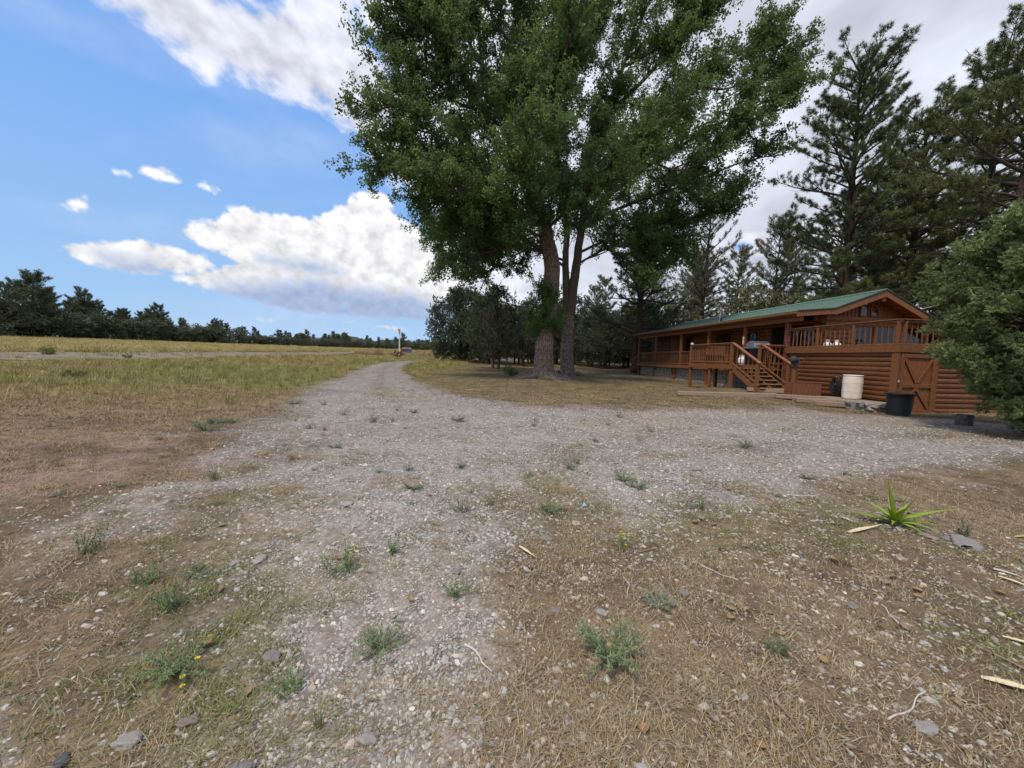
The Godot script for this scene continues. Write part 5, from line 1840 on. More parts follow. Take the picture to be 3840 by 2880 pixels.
	# planter of upright boards
	var pl := thing("planter_box", "brown planter box of upright boards against the siding", "planter", Vector3(11.62, ground_y(11.62, -15.15) + 0.12, -15.15), deg_to_rad(-6.0))
	for k in 7:
		part(pl, "board", bm(Vector3(0.148, 0.56, 0.03), "planter"), at3(-0.45 + k * 0.152, 0.28, 0.0))
	for k in 3:
		for s in [-0.54, 0.555]:
			part(pl, "board", bm(Vector3(0.03, 0.56, 0.148), "planter"), at3(s, 0.28, -0.10 - k * 0.152))
	part(pl, "rim", bm(Vector3(1.12, 0.03, 0.05), "planter"), at3(0.005, 0.576, 0.0))
	part(pl, "soil", bm(Vector3(1.05, 0.05, 0.44), "soil_dark"), at3(0.005, 0.5, -0.24))
	# old bench grinder on a wooden post
	var gx := Vector3(11.55, ground_y(11.55, -15.75), -15.75)
	var gd := thing("bench_grinder", "old grey hand grinder clamped on a wooden post", "grinder", gx, 0.3)
	part(gd, "post", bm(Vector3(0.15, 1.12, 0.15), "stain"), at3(0, 0.54, 0))
	var wh := MB.new()
	wh.tube(PackedVector3Array([Vector3(-0.05, 0, 0), Vector3(0.05, 0, 0)]), PackedFloat32Array([0.155, 0.155]), 24, true)
	part(gd, "wheel_guard", wh.mesh(M["cast_iron"]), Transform3D(Basis(Vector3.UP, 0.9), Vector3(0.0, 1.42, 0)))
	var bd := MB.new()
	bd.lathe([[0.001, -0.14], [0.10, -0.13], [0.13, -0.06], [0.13, 0.06], [0.10, 0.13], [0.001, 0.14]], 18)
	part(gd, "housing", bd.mesh(M["cast_iron"]), Transform3D(Basis(Vector3(0, 0, 1), 1.3), Vector3(-0.10, 1.53, 0.0)), "pale grey rounded grinder housing")
	var cr := MB.new()
	cr.tube(smooth(PackedVector3Array([Vector3(0.06, 1.56, 0.05), Vector3(0.22, 1.57, 0.08), Vector3(0.30, 1.50, 0.1), Vector3(0.36, 1.47, 0.1)]), 4), taper(13, 0.022, 0.018), 7, true)
	part(gd, "crank", cr.mesh(M["rust"]))
	part(gd, "clamp", bm(Vector3(0.10, 0.20, 0.10), "cast_iron"), at3(0.02, 1.2, 0))
	# hose
	var hs := thing("garden_hose", "black garden hose coiled on the siding with its end on the ground", "hose", cabin_at(-0.12, 0, -2.0), deg_to_rad(5.0))
	var coil := MB.new()
	for k in 16:
		var hr := 0.22 - 0.009 * k
		torus(coil, hr, 0.015, Vector3(-0.03 - 0.03 * (k % 3), 1.25 - hr * 1.6 - 0.02 * (k % 4), 0.012 * sin(k * 1.9)), 30, Basis(Vector3.UP, PI / 2 + 0.05 * sin(k * 1.7)), 1.6)
	part(hs, "coil", coil.mesh(M["rubber"]))
	var loose := PackedVector3Array()
	for k in 26:
		var a := k * 0.55
		loose.append(Vector3(-0.55 + cos(a) * (0.30 - k * 0.004), 0.46 + 0.012 * sin(a * 3.0), 0.15 + sin(a) * 0.24))
	var lm := MB.new()
	lm.tube(smooth(loose, 3), taper(76, 0.014, 0.014), 7)
	part(hs, "loose_end", lm.mesh(M["rubber"]))
	part(hs, "hook", bm(Vector3(0.16, 0.03, 0.03), "steel"), at3(0.0, 1.26, 0))
	# timber walk and steps
	var wk := thing("timber_steps", "weathered timber edging and low steps leading to the deck stairs", "steps", Vector3.ZERO)
	for q in [[7.15, -16.55, 10.6, -15.35, 0.30, 0.13], [10.1, -16.5, 12.1, -15.5, 0.45, 0.13], [10.45, -15.25, 12.15, -14.72, 0.34, 0.12], [10.8, -14.62, 12.35, -14.28, 0.24, 0.12], [11.15, -14.12, 12.35, -13.86, 0.13, 0.12]]:
		var a := Vector3(q[0], ground_y(q[0], q[1]) + 0.04, q[1])
		var b := Vector3(q[2], maxf(ground_y(q[2], q[3]), a.y - 0.06) + 0.04, q[3])
		board(wk, "plank", a + Vector3.UP * 0.05, b + Vector3.UP * 0.05, 0.42, 0.15, "grey_timber")
	# grill
	var bg := thing("gas_grill", "stainless gas grill with a closed hood on the lower deck", "grill", cabin_at(-0.72, 1.62, -5.75), deg_to_rad(5.0))
	part(bg, "cabinet", bm(Vector3(0.95, 0.72, 0.5), "black_paint", 0.02), at3(0, 0.44, 0))
	for x in [-0.42, 0.42]:
		part(bg, "leg", bm(Vector3(0.05, 0.08, 0.4), "black_paint"), at3(x, 0.04, 0))
	var hd := MB.new()
	var op := PackedVector2Array([Vector2(-0.28, 0), Vector2(0.28, 0), Vector2(0.30, 0.10), Vector2(0.22, 0.25), Vector2(0.08, 0.33), Vector2(-0.12, 0.34), Vector2(-0.26, 0.24)])
	hd.prism(op, -0.40, 0.40)
	part(bg, "hood", hd.mesh(M["steel"]), Transform3D(Basis(Vector3(0, 0, -1), Vector3.UP, Vector3(1, 0, 0)), Vector3(0.06, 0.81, 0)))
	part(bg, "hood_handle", bm(Vector3(0.6, 0.03, 0.03), "black_paint"), at3(0.06, 0.93, 0.34))
	part(bg, "side_shelf", bm(Vector3(0.30, 0.035, 0.45), "steel"), at3(-0.62, 0.80, 0))
	gas_bottle("white propane tank at the top of the deck stairs", cabin_at(-1.62, 1.62, -5.5))
	gas_bottle("white propane tank on the upper deck near the log corner", cabin_at(1.55, 2.40, -4.3), "tanks on the upper deck")
	gas_bottle("white propane tank on the upper deck, right of its twin", cabin_at(1.95, 2.40, -4.25), "tanks on the upper deck")
	var th := single("thermometer", bm(Vector3(0.03, 0.42, 0.09), "pale_blade", 0.012), "long pale yellow thermometer hung on a porch post", "thermometer", Transform3D(Basis(Vector3.UP, deg_to_rad(5.0)), cabin_at(-0.094, 2.9, -7.6)))
	th.name = "thermometer"
	single("white_box", bm(Vector3(0.11, 0.10, 0.11), "white_paint", 0.012), "small white box on the corner of the lower deck rail", "box", Transform3D(Basis(Vector3.UP, deg_to_rad(5.0)), cabin_at(-2.46, 2.682, -8.40)))
	var bn := thing("deck_bench", "orange-brown slatted bench inside the lower deck rail", "bench", cabin_at(-1.9, 1.62, -7.1), deg_to_rad(5.0))
	for k in 5:
		part(bn, "back_slat", bm(Vector3(0.03, 0.85, 0.17), "stain"), at3(0.12, 0.45, -0.5 + k * 0.25))
	part(bn, "seat", bm(Vector3(0.40, 0.04, 1.3), "stain"), at3(-0.10, 0.44, 0))
	for z in [-0.55, 0.55]:
		part(bn, "leg", bm(Vector3(0.3, 0.42, 0.06), "stain"), at3(-0.1, 0.21, z))
	# stump
	var st := thing("tree_stump", "short grey log stump on the bare soil below the juniper", "stump", on_ground(12.75, -10.75, -0.03))
	var sb := MB.new()
	bole(sb, smooth(PackedVector3Array([Vector3(0, 0, 0), Vector3(0, 0.15, 0), Vector3(0.01, 0.33, 0)]), 4), taper(9, 0.165, 0.155), 30, 0.012, 5, 0.05)
	part(st, "bark", sb.mesh(M["stump_bark"]))
	var sc := MB.new()
	sc.lathe([[0.155, 0.328], [0.08, 0.331], [0.001, 0.332]], 30)
	part(st, "cut_face", sc.mesh(M["grey_timber"]))
	# wire to the cabin
	var wire := PackedVector3Array()
	for k in 15:
		var f := k / 14.0
		wire.append(cabin_at(6.2, 4.35, -5.0).lerp(Vector3(31, 10.2, -16), f) + Vector3.DOWN * sin(PI * f) * 0.7)
	var wm := MB.new()
	wm.tube(wire, taper(15, 0.012, 0.012), 5)
	single("power_cable", wm.mesh(M["pale_stick"]), "pale overhead cable running from the cabin gable into the pines", "cable")
	said("cabin things")

	# --- out in the field ---
	var ws := thing("windsock_pole", "white windsock pole with a limp faded orange sock", "windsock", on_ground(-18.9, -64.2))
	var wp := MB.new()
	wp.tube(PackedVector3Array([Vector3(0, -0.2, 0), Vector3(0, 2.2, 0), Vector3(0.03, 4.6, 0)]), PackedFloat32Array([0.11, 0.10, 0.08]), 14, true)
	part(ws, "pole", wp.mesh(M["pole_white"]))
	var hp := MB.new()
	torus(hp, 0.2, 0.02, Vector3(-0.14, 4.62, 0), 22, Basis.IDENTITY, 1.35)
	part(ws, "hoop", hp.mesh(M["pole_white"]))
	var so := MB.new()
	so.tube(PackedVector3Array([Vector3(-0.12, 4.6, 0), Vector3(-0.08, 4.3, 0), Vector3(-0.03, 4.0, 0.02), Vector3(0.03, 3.7, 0.02)]), PackedFloat32Array([0.15, 0.17, 0.15, 0.10]), 12, true)
	part(ws, "sock", so.mesh(M["sock_orange"]))
	var shd := thing("field_shed", "tiny far shed with a pale roof, red corner and blue wall", "shed", on_ground(-27.2, -99), 0.1)
	part(shd, "wall", bm(Vector3(1.6, 0.95, 1.6), "paint_red"), at3(-0.5, 0.47, 0))
	part(shd, "blue_wall", bm(Vector3(1.1, 0.92, 1.7), "cloth_blue"), at3(0.55, 0.46, 0.03))
	var rf := MB.new()
	rf.prism(PackedVector2Array([Vector2(-1.45, 0.92), Vector2(1.2, 0.92), Vector2(0.7, 1.45), Vector2(-0.75, 1.45)]), -1.0, 1.0)
	part(shd, "roof", rf.mesh(M["mortar"]))
	part(shd, "flue", bm(Vector3(0.18, 0.75, 0.18), "paint_red"), at3(0.12, 1.3, 0.95))
	var pile_m := leaf_mat("brushwood", 0.0)
	for q in [[-20.4, -68.5, 2.9, 1.1, "reddish brush heap just left of the windsock bush"], [-14.6, -70.0, 5.2, 1.15, "long reddish-brown brush heap right of the windsock"], [-26.0, -66.5, 3.6, 0.85, "low brown brush heap far left of the windsock"], [-23.4, -67.0, 1.9, 1.4, "small peaked red-brown brush heap"]]:
		var bp := thing("brush_pile", q[4], "brush pile", on_ground(q[0], q[1]), 0.0, "brush piles by the windsock")
		var bmh := MB.new()
		for k in 420:
			var x := rng.randf_range(-0.5, 0.5)
			var top: float = q[3] * pow(cos(x * PI), 0.7) * (0.75 + 0.4 * n2.get_noise_2d(x * q[2] * 2.0, q[0]))
			var c := Vector3(x * q[2], top * rng.randf(), rng.randfn() * 0.5)
			var d := (rv() + Vector3(rng.randfn(), 0, 0)).normalized() * rng.randf_range(0.15, 0.4)
			bmh.tint = Color(0.27, 0.135, 0.09).lerp(Color(0.40, 0.24, 0.16), rng.randf())
			bmh.tube(PackedVector3Array([c - d, c + d]), PackedFloat32Array([0.02, 0.008]), 3)
		part(bp, "branches", bmh.mesh(pile_m))
	shrub("dark shrub at the foot of the windsock pole", on_ground(-18.3, -61.5), 0.9, 1.5, Color(0.07, 0.085, 0.035), 160)
	shrub("bright yellow-green bush out on the airstrip gravel", on_ground(-35.9, -29.7), 0.55, 0.9, Color(0.26, 0.29, 0.09), 300)
	shrub("dull green bush in the brown grass of the field", on_ground(-17.6, -15.4), 0.35, 0.7, Color(0.22, 0.24, 0.10), 240)
	shrub("low grey-green bush at the near side of the airstrip", on_ground(-29.4, -29.4), 0.35, 0.6, Color(0.24, 0.25, 0.11), 200)
	shrub("lime-green sapling bush at the foot of the thick cottonwood", on_ground(-0.1, -26.4), 0.85, 0.9, Color(0.11, 0.19, 0.05), 150)
	shrub("round dark bush in front of the tree line", on_ground(-100, -123), 2.6, 3.6, Color(0.06, 0.075, 0.035), 130)
	shrub("round dark bush beside its taller neighbour in front of the tree line", on_ground(-95.5, -122), 2.2, 3.4, Color(0.06, 0.072, 0.035), 130)
	var dk := MB.new()
	dk.lathe([[0.001, 0.05], [0.30, 0.05], [0.36, 0.02], [0.30, 0.0]], 24)
	mat("mint", lin(0.22, 0.36, 0.26), 0.6)
	single("plastic_disc", dk.mesh(M["mint"]), "pale green round plastic disc lying on the lawn before the porch end", "disc", Transform3D(Basis.IDENTITY, on_ground(7.95, -29.3, 0.02)))
	said("field things")
	make_litter()

func shrub(label: String, at: Vector3, tall: float, wide: float, tone: Color, n: int) -> void:
	var t := thing("bush", label, "bush", at)
	var mb := MB.new()
	for k in 9:
		var a := TAU * k / 9 + rng.randf()
		mb.tube(PackedVector3Array([Vector3(0, -0.05, 0), Vector3(cos(a) * wide * 0.15, tall * 0.4, sin(a) * wide * 0.15), Vector3(cos(a) * wide * 0.34, tall * 0.8, sin(a) * wide * 0.34)]), PackedFloat32Array([0.012, 0.01, 0.004]), 4)
	part(t, "stems", mb.mesh(M["juniper_bark"]))
	var tr := []
	var co := []
	for k in n / 7:
		var d := rv()
		var p := Vector3(d.x * wide * 0.45, tall * 0.5 + d.y * tall * 0.42, d.z * wide * 0.45) * Vector3(1, 1, 1) * pow(rng.randf(), 0.3)
		p.y = maxf(p.y, 0.03)
		tr.append(along_frame(p, (d + Vector3.UP * 0.9).normalized(), tall * 0.9 * rng.randf_range(0.6, 1.1)))
		co.append(tone * rng.randf_range(0.7, 1.25))
	many_kinds(t, "foliage", M_scale, tr, co)

func spot(x: float, z: float, up := 0.0) -> Vector3:   # on the uneven ground near the camera
	return on_ground(x, z, 0.035 * n1.get_noise_2d(x * 3.0, z * 3.0) * minf(1.0, sqrt(x * x + z * z) / 3.0) + up)

# weeds of the foreground: kind 0 feathery upright, 1 flat rosette of strap leaves, 2 sprawling grey-green, 3 upright grass
func weed(kind: int, label: String, x: float, z: float, s: float, tone: Color, flower := false) -> void:
	var t := thing(["green_weed", "rosette_weed", "sprawling_weed", "grass_clump"][kind], label, "weed", spot(x, z, -0.01), rng.randf() * TAU)
	var mb := MB.new()
	var tips := []
	match kind:
		0:
			for k in 13:
				var d := (Vector3(rng.randfn() * 0.5, 1.0, rng.randfn() * 0.5)).normalized()
				var q := Vector3(rng.randfn() * 0.03, 0, rng.randfn() * 0.03)
				for f in 9:
					q += d * 0.017
					for e in 3:
						mb.tint = tone * rng.randf_range(0.7, 1.3)
						blade(mb, q, (rv() + d * 0.9).normalized(), 0.035 * (1.1 - f * 0.06), 0.006, 0.1)
				tips.append(q)
		1:
			for k in 17:
				var a := rng.randf() * TAU
				mb.tint = tone * rng.randf_range(0.7, 1.3)
				blade(mb, Vector3.ZERO, Vector3(cos(a), rng.randf_range(0.25, 0.9), sin(a)).normalized(), rng.randf_range(0.07, 0.14), 0.013, 0.28, 4)
		2:
			for k in 24:
				var a := rng.randf() * TAU
				var d := Vector3(cos(a), rng.randf_range(0.3, 1.6), sin(a)).normalized()
				var q := Vector3.ZERO
				mb.tint = tone * 1.1
				var stem := PackedVector3Array()
				for f in 11:
					stem.append(q)
					d = (d + Vector3.DOWN * 0.03 + rv() * 0.1).normalized()
					q += d * 0.026
					for e in 6:
						mb.tint = tone * rng.randf_range(0.7, 1.35)
						blade(mb, q + rv() * 0.012, (rv() + d * 0.5).normalized(), rng.randf_range(0.022, 0.045), 0.009, 0.15)
				mb.tube(stem, taper(11, 0.0025, 0.001), 3)
				tips.append(q)
		3:
			for k in 46:
				var a := rng.randf() * TAU
				mb.tint = tone * rng.randf_range(0.65, 1.35)
				blade(mb, Vector3(cos(a), 0, sin(a)) * rng.randf() * 0.05, (Vector3.UP + Vector3(cos(a), 0, sin(a)) * rng.randf_range(0.0, 0.45)).normalized(), rng.randf_range(0.12, 0.24), 0.006, 0.06, 3)
	for k in mb.v.size():
		mb.v[k] *= s
	part(t, "leaves", mb.mesh(M["weed"]))
	if flower:
		for k in 4:
			var fm := MB.new()
			var c: Vector3 = tips[k * 2] * s
			for e in 8:
				var a := TAU * e / 8
				fm.tri(c, c + Vector3(cos(a) * 0.012, 0.003, sin(a) * 0.012), c + Vector3(cos(a + 0.6) * 0.012, 0.003, sin(a + 0.6) * 0.012))
			part(t, "flower", fm.mesh(M["petal"]))

func strap(mb: MB, length: float, w: float, curl: float, fold: float) -> void:
	var n := 9
	var last := []
	var q := Vector3.ZERO
	var d := Vector3(0, 0, 1)
	for k in n + 1:
		var f := float(k) / n
		var ww := w * (0.55 + 0.45 * sin(PI * minf(f * 1.6, 1.0))) * (1.0 if f < 0.6 else (1.0 - (f - 0.6) / 0.4 * 0.95))
		var now := [q + Vector3(-ww / 2, ww * fold, 0), q, q + Vector3(ww / 2, ww * fold, 0)]
		if k > 0:
			mb.quad(last[0], last[1], now[1], now[0])
			mb.quad(last[1], last[2], now[2], now[1])
		last = now
		d = (d + Vector3(0, curl, 0)).normalized()
		q += d * length / n

func boulder(sd: int, flat: float) -> MB:
	var mb := MB.new()
	var f := FastNoiseLite.new()
	f.seed = sd
	f.frequency = 0.8
	f.fractal_octaves = 4
	var nu := 20
	var nv := 12
	for j in nv + 1:
		for a in nu:
			var th := PI * j / nv
			var d := Vector3(sin(th) * cos(TAU * a / nu), cos(th), sin(th) * sin(TAU * a / nu))
			var r := 1.0 + 0.55 * f.get_noise_3dv(d * 1.4)
			var q := d * r
			q.y = clampf(q.y, -0.8, 0.62 + 0.25 * f.get_noise_2d(d.x * 2.0, d.z * 2.0))
			mb.put(Vector3(q.x, q.y * flat, q.z * 0.8), d)
	for j in nv:
		for a in nu:
			var p := j * nu + a
			var p2 := j * nu + (a + 1) % nu
			mb.i.append_array([p, p2, p2 + nu, p, p2 + nu, p + nu])
	for j in nv + 1:
		for a in nu:
			var p := j * nu + a
			var u := mb.v[mini(j + 1, nv) * nu + a] - mb.v[maxi(j - 1, 0) * nu + a]
			var w := mb.v[j * nu + (a + 1) % nu] - mb.v[j * nu + (a + nu - 1) % nu]
			var nn := u.cross(w)
			nn = nn.normalized() if nn.length() > 1e-6 else mb.n[p]
			mb.n[p] = nn if nn.dot(mb.n[p]) > 0.0 else -nn
	# wind every triangle to its normals
	for k in range(0, mb.i.size(), 3):
		var a := mb.v[mb.i[k]]
		if (mb.v[mb.i[k + 2]] - a).cross(mb.v[mb.i[k + 1]] - a).dot(mb.n[mb.i[k]]) < 0.0:
			var q := mb.i[k + 1]
			mb.i[k + 1] = mb.i[k + 2]
			mb.i[k + 2] = q
	return mb

func make_litter() -> void:
	leaf_mat("weed", 0.35)
	mat("petal", lin(0.75, 0.52, 0.02), 0.6)
	mat("yucca_leaf", lin(0.34, 0.44, 0.07), 0.45, noise_tex(0.02, 71, Color(0.72, 0.8, 0.6), Color(1, 1, 0.9), 256), Vector3(8, 8, 2))
	M["yucca_leaf"].backlight_enabled = true
	M["yucca_leaf"].backlight = Color(0.4, 0.4, 0.2)
	mat("yucca_dry", lin(0.36, 0.33, 0.12), 0.6)
	# the pulled-up agave-like plant
	var yu := thing("yucca_plant", "bright green strap-leaved yucca sprawling on the litter", "plant", spot(4.03, -3.9, 0.01), 0.0)
	yu.scale = Vector3.ONE * 1.1
	var leaves := [[-95, 72, 0.42, 0.050, 0.02], [20, 66, 0.30, 0.052, 0.0], [-78, 30, 0.34, 0.032, -0.03], [-88, 20, 0.33, 0.030, -0.01], [-100, 12, 0.38, 0.03, 0.0], [-70, 40, 0.28, 0.032, -0.05], [-112, 16, 0.33, 0.032, -0.02], [75, 34, 0.46, 0.036, -0.04], [60, 26, 0.26, 0.036, -0.06], [30, 30, 0.26, 0.038, -0.10], [-50, 34, 0.26, 0.036, -0.09], [-160, 50, 0.26, 0.042, -0.10], [100, 22, 0.28, 0.032, -0.03], [-120, 44, 0.24, 0.036, -0.06], [150, 52, 0.28, 0.038, -0.07], [45, 56, 0.26, 0.042, -0.06], [-60, 50, 0.30, 0.042, -0.05], [120, 38, 0.30, 0.038, -0.05], [-30, 60, 0.28, 0.046, -0.06], [0, 22, 0.24, 0.034, -0.08]]
	for l in leaves:
		var mb := MB.new()
		strap(mb, l[2] * 1.1, l[3] * 1.25, l[4], 0.14)
		var b := Basis(Vector3.UP, deg_to_rad(l[0])) * Basis(Vector3.RIGHT, deg_to_rad(-l[1]))
		part(yu, "leaf", mb.mesh(M["yucca_leaf" if rng.randf() < 0.85 else "yucca_dry"]), Transform3D(b, b * Vector3(0, 0, 0.02)))
	# torn pale blades lying about
	for q in [[3.30, -3.62, 0.52, 0.05, 1.9, "long cream dried yucca blade below the green yucca"], [3.52, -3.98, 0.14, 0.035, 0.2, "short white curled husk beside the green yucca"], [3.86, -2.92, 0.22, 0.035, 0.3, "short upright-lying cream blade near the white forked stick"], [4.75, -3.32, 0.45, 0.04, 1.9, "yellow-green torn blade right of the flat rock"], [2.52, -1.92, 0.30, 0.045, 1.1, "thick tan dried blade among the dry grass"], [3.05, -2.25, 0.34, 0.03, 0.9, "thin straw-yellow blade among the dry grass"], [0.10, -3.18, 0.26, 0.03, 0.6, "split cream blade lying on the thin grass"], [4.95, -3.65, 0.5, 0.04, 1.7, "dark green torn blade beyond the flat rock"]]:
		var mb := MB.new()
		strap(mb, q[2], q[3], 0.012, 0.3)
		single("dried_blade", mb.mesh(M["yucca_dry" if "green" in q[5] and "yucca blade" not in q[5] and "beside" not in q[5] else "pale_blade"]), q[5], "dried leaf", Transform3D(Basis(Vector3.UP, q[4]), spot(q[0], q[1], 0.012)), "torn yucca blades")
	# curled tan leaves
	var lf := []
	for k in 4:
		var mb := MB.new()
		var curl := rng.randf_range(0.5, 1.6)
		var twist := rng.randfn() * 0.5
		var pt := func(u: float, w: float) -> Vector3:   # u along the midrib, w across
			var half := 0.026 * pow(sin(PI * clampf(u * 0.93 + 0.05, 0.0, 1.0)), 0.7)
			var x := (u - 0.5) * 0.062
			var z := w * half * cos(w * curl * 0.5)
			var y := absf(w) * half * sin(absf(w) * curl * 0.6) + 0.010 * pow(u - 0.4, 2.0) * 4.0 + twist * (u - 0.5) * w * 0.014
			return Vector3(x, y + 0.004 + 0.0015 * sin(u * 23.0 + w * 7.0), z)
		for e in 7:
			for h in 6:
				var u0 := e / 7.0
				var u1 := (e + 1) / 7.0
				var w0 := -1.0 + h / 3.0
				var w1 := -1.0 + (h + 1) / 3.0
				mb.quad(pt.call(u0, w0), pt.call(u1, w0), pt.call(u1, w1), pt.call(u0, w1))
		lf.append([mb.mesh(M["tan_leaf"]), mb.mesh(M["brown_leaf"])])
	for q in [[2.92, -2.62], [3.0, -2.70], [2.85, -2.78], [2.98, -2.86], [1.42, -2.32], [1.48, -2.42], [1.65, -2.2], [0.03, -2.62], [-0.62, -2.42], [-1.9, -2.45], [-1.62, -1.98], [2.05, -3.72], [1.98, -3.86], [1.88, -3.76], [-1.3, -2.9], [-0.9, -4.3], [0.4, -4.1], [-0.72, -3.62], [1.1, -1.52], [0.62, -1.58], [2.2, -1.75], [2.5, -2.3], [2.72, -3.1], [3.6, -2.7], [4.2, -2.9], [4.5, -4.2], [3.4, -4.4], [2.8, -4.8], [-2.6, -3.4], [-3.3, -4.0], [1.75, -2.0], [-1.2, -1.7]]:
		single("dry_leaf", lf[rng.randi() % 4][0 if rng.randf() < 0.65 else 1], "curled tan cottonwood leaf lying on the ground", "leaf", Transform3D(Basis(Vector3.UP, rng.randf() * TAU) * Basis.from_scale(Vector3.ONE * rng.randf_range(0.7, 1.35)), spot(q[0], q[1], 0.01)), "fallen dry leaves")
	# sticks
	for q in [[2.55, -2.42, 0.22, 0.006, 2.6, 1], [1.62, -2.85, 0.30, 0.005, 0.5, 1], [0.55, -2.05, 0.34, 0.006, 2.9, 0], [-0.1, -2.0, 0.26, 0.007, 1.2, 1], [1.9, -1.75, 0.34, 0.005, 2.2, 1], [4.05, -2.95, 0.24, 0.009, 0.9, 1], [2.55, -1.7, 0.42, 0.008, 1.9, 0], [3.4, -2.25, 0.30, 0.006, 0.7, 0], [1.2, -3.1, 0.22, 0.005, 1.4, 0], [2.9, -2.05, 0.2, 0.008, 2.7, 0], [0.9, -2.6, 0.3, 0.004, 0.2, 1], [3.6, -4.6, 0.34, 0.006, 1.1, 1], [4.6, -4.8, 0.4, 0.006, 1.6, 0], [2.3, -5.2, 0.3, 0.006, 1.3, 1], [1.35, -1.6, 0.28, 0.005, 0.3, 0]]:
		var p := PackedVector3Array()
		var d := Vector3(0, 0, 1)
		var c := Vector3(0, 0, -q[2] / 2.0)
		for k in 7:
			p.append(c)
			d = (d + Vector3(rng.randfn() * 0.28, rng.randfn() * 0.05, 0)).normalized()
			c += d * q[2] / 6.0
		var mb := MB.new()
		mb.tube(smooth(p, 2), taper(13, q[3], q[3] * 0.45), 6, true)
		var n: String = "bleached crooked twig lying among dry grass" if q[5] == 1 else "brown crooked twig lying among dry grass"
		single("twig", mb.mesh(M["pale_stick" if q[5] == 1 else "brown_stick"]), n, "twig", Transform3D(Basis(Vector3.UP, q[4]), spot(q[0], q[1], 0.012)), "fallen twigs")
	# rocks big enough to pick out
	var rocks := [[4.25, -3.48, 0.14, 0.42, 0.30, "rock_grey", "broad flat grey rock beside the green yucca"], [4.05, -3.62, 0.06, 0.5, 0.8, "rock_pink", "small rounded pink rock touching the flat grey rock"], [-0.56, -1.50, 0.034, 0.8, 0.7, "rock_pale", ""], [-1.52, -1.46, 0.045, 0.6, 0.8, "rock_pale", ""], [-1.35, -1.55, 0.036, 0.6, 0.7, "rock_pink", ""], [0.32, -2.38, 0.028, 0.7, 0.8, "rock_grey", ""], [0.62, -2.36, 0.032, 0.6, 0.7, "rock_pale", ""], [-0.03, -2.80, 0.030, 0.7, 0.8, "rock_pale", ""], [-0.38, -2.78, 0.034, 0.5, 0.8, "rock_grey", ""], [1.24, -2.58, 0.036, 0.6, 0.8, "rock_grey", ""], [-1.22, -1.92, 0.045, 0.45, 0.8, "rock_grey", ""], [-1.9, -2.85, 0.05, 0.5, 0.8, "rock_pale", ""], [-2.05, -2.8, 0.035, 0.5, 0.8, "rock_pale", ""], [2.35, -2.5, 0.035, 0.6, 0.9, "rock_grey", ""], [-1.72, -4.0, 0.07, 0.35, 0.8, "rock_pale", ""], [1.9, -1.62, 0.04, 0.6, 0.8, "rock_pale", ""], [4.4, -3.12, 0.06, 0.6, 0.8, "rock_grey", ""], [3.2, -1.98, 0.03, 0.6, 0.8, "rock_pale", ""], [-1.0, -1.36, 0.04, 0.6, 0.8, "rock_grey", ""], [-1.7, -1.38, 0.03, 0.6, 0.8, "rock_dark", ""], [0.35, -3.35, 0.05, 0.4, 0.6, "rock_grey", ""]]
	for q in rocks:
		var sb := boulder(int(absf(q[0]) * 100), q[3])
		var label: String = q[6]
		if label == "":
			label = {"rock_pale": "pale cream stone larger than the gravel round it", "rock_grey": "grey stone larger than the gravel round it", "rock_pink": "pinkish stone larger than the gravel round it", "rock_dark": "dark stone larger than the gravel round it"}[q[5]]
		single("rock", sb.mesh(M[q[5]]), label, "rock", Transform3D(Basis(Vector3.UP, rng.randf() * TAU) * Basis.from_scale(Vector3(q[2] * 1.2, q[2], q[2])), spot(q[0], q[1], q[2] * q[3] * 0.25)), "larger stones in the gravel")
	# weeds
	var g0 := Color(0.13, 0.20, 0.06)
	var g1 := Color(0.15, 0.21, 0.07)
	var g2 := Color(0.19, 0.235, 0.115)
	weed(3, "tall upright green grass clump left of the yucca", 2.13, -4.15, 1.05, Color(0.14, 0.18, 0.07))
	weed(2, "wide sprawling grey-green weed on the brown grass", 0.58, -1.98, 0.82, g2)
	weed(2, "grey-green leafy weed growing beside dark strap leaves", -0.68, -1.98, 0.55, g2)
	weed(1, "dark green strap-leaved tuft above the grey-green weed", -0.70, -2.22, 1.05, Color(0.07, 0.12, 0.05))
	weed(0, "bright green feathery weed with yellow bloom on the gravel", -1.22, -2.75, 1.2, g0, true)
	weed(0, "green feathery weed between straw and pebbles", -0.94, -3.05, 0.9, g0)
	weed(0, "small green feathery weed standing alone on the pebbles", -0.33, -2.5, 0.9, g1)
	weed(2, "low green weed with yellow bloom at the gravel's corner", -1.62, -1.82, 0.65, Color(0.17, 0.22, 0.09), true)
	weed(0, "trailing green weed at the edge of the dry grass", -2.1, -2.3, 1.0, Color(0.12, 0.19, 0.08))
	weed(0, "dark green weed in the left gravel", -2.5, -2.55, 0.95, g0)
	weed(1, "pale rosette with yellow lower leaves", -1.1, -2.22, 1.0, Color(0.22, 0.25, 0.09))
	weed(1, "flat rosette of green strap leaves on pale gravel", -1.72, -3.15, 1.1, Color(0.16, 0.21, 0.08))
	weed(1, "second flat rosette beside it, greyer", -1.42, -3.3, 1.0, Color(0.17, 0.20, 0.10))
	weed(0, "green weed with yellow flowers right of the split blade", 0.98, -3.2, 0.85, g1, true)
	weed(2, "blue-grey small weed right of the sprawling one", 1.02, -2.45, 0.42, Color(0.25, 0.29, 0.20))
	weed(0, "dark upright weed on the right-hand dry grass", 1.55, -2.05, 0.7, Color(0.10, 0.15, 0.06))
	weed(0, "green weed at the lower corner of the gravel", -1.0, -1.72, 0.75, g0)
	weed(3, "thin green grass clump by the yellow bloom", -0.78, -1.55, 0.6, Color(0.20, 0.23, 0.10))
	weed(1, "dark green rosette in the grey gravel", -1.0, -4.1, 1.1, Color(0.12, 0.16, 0.07))
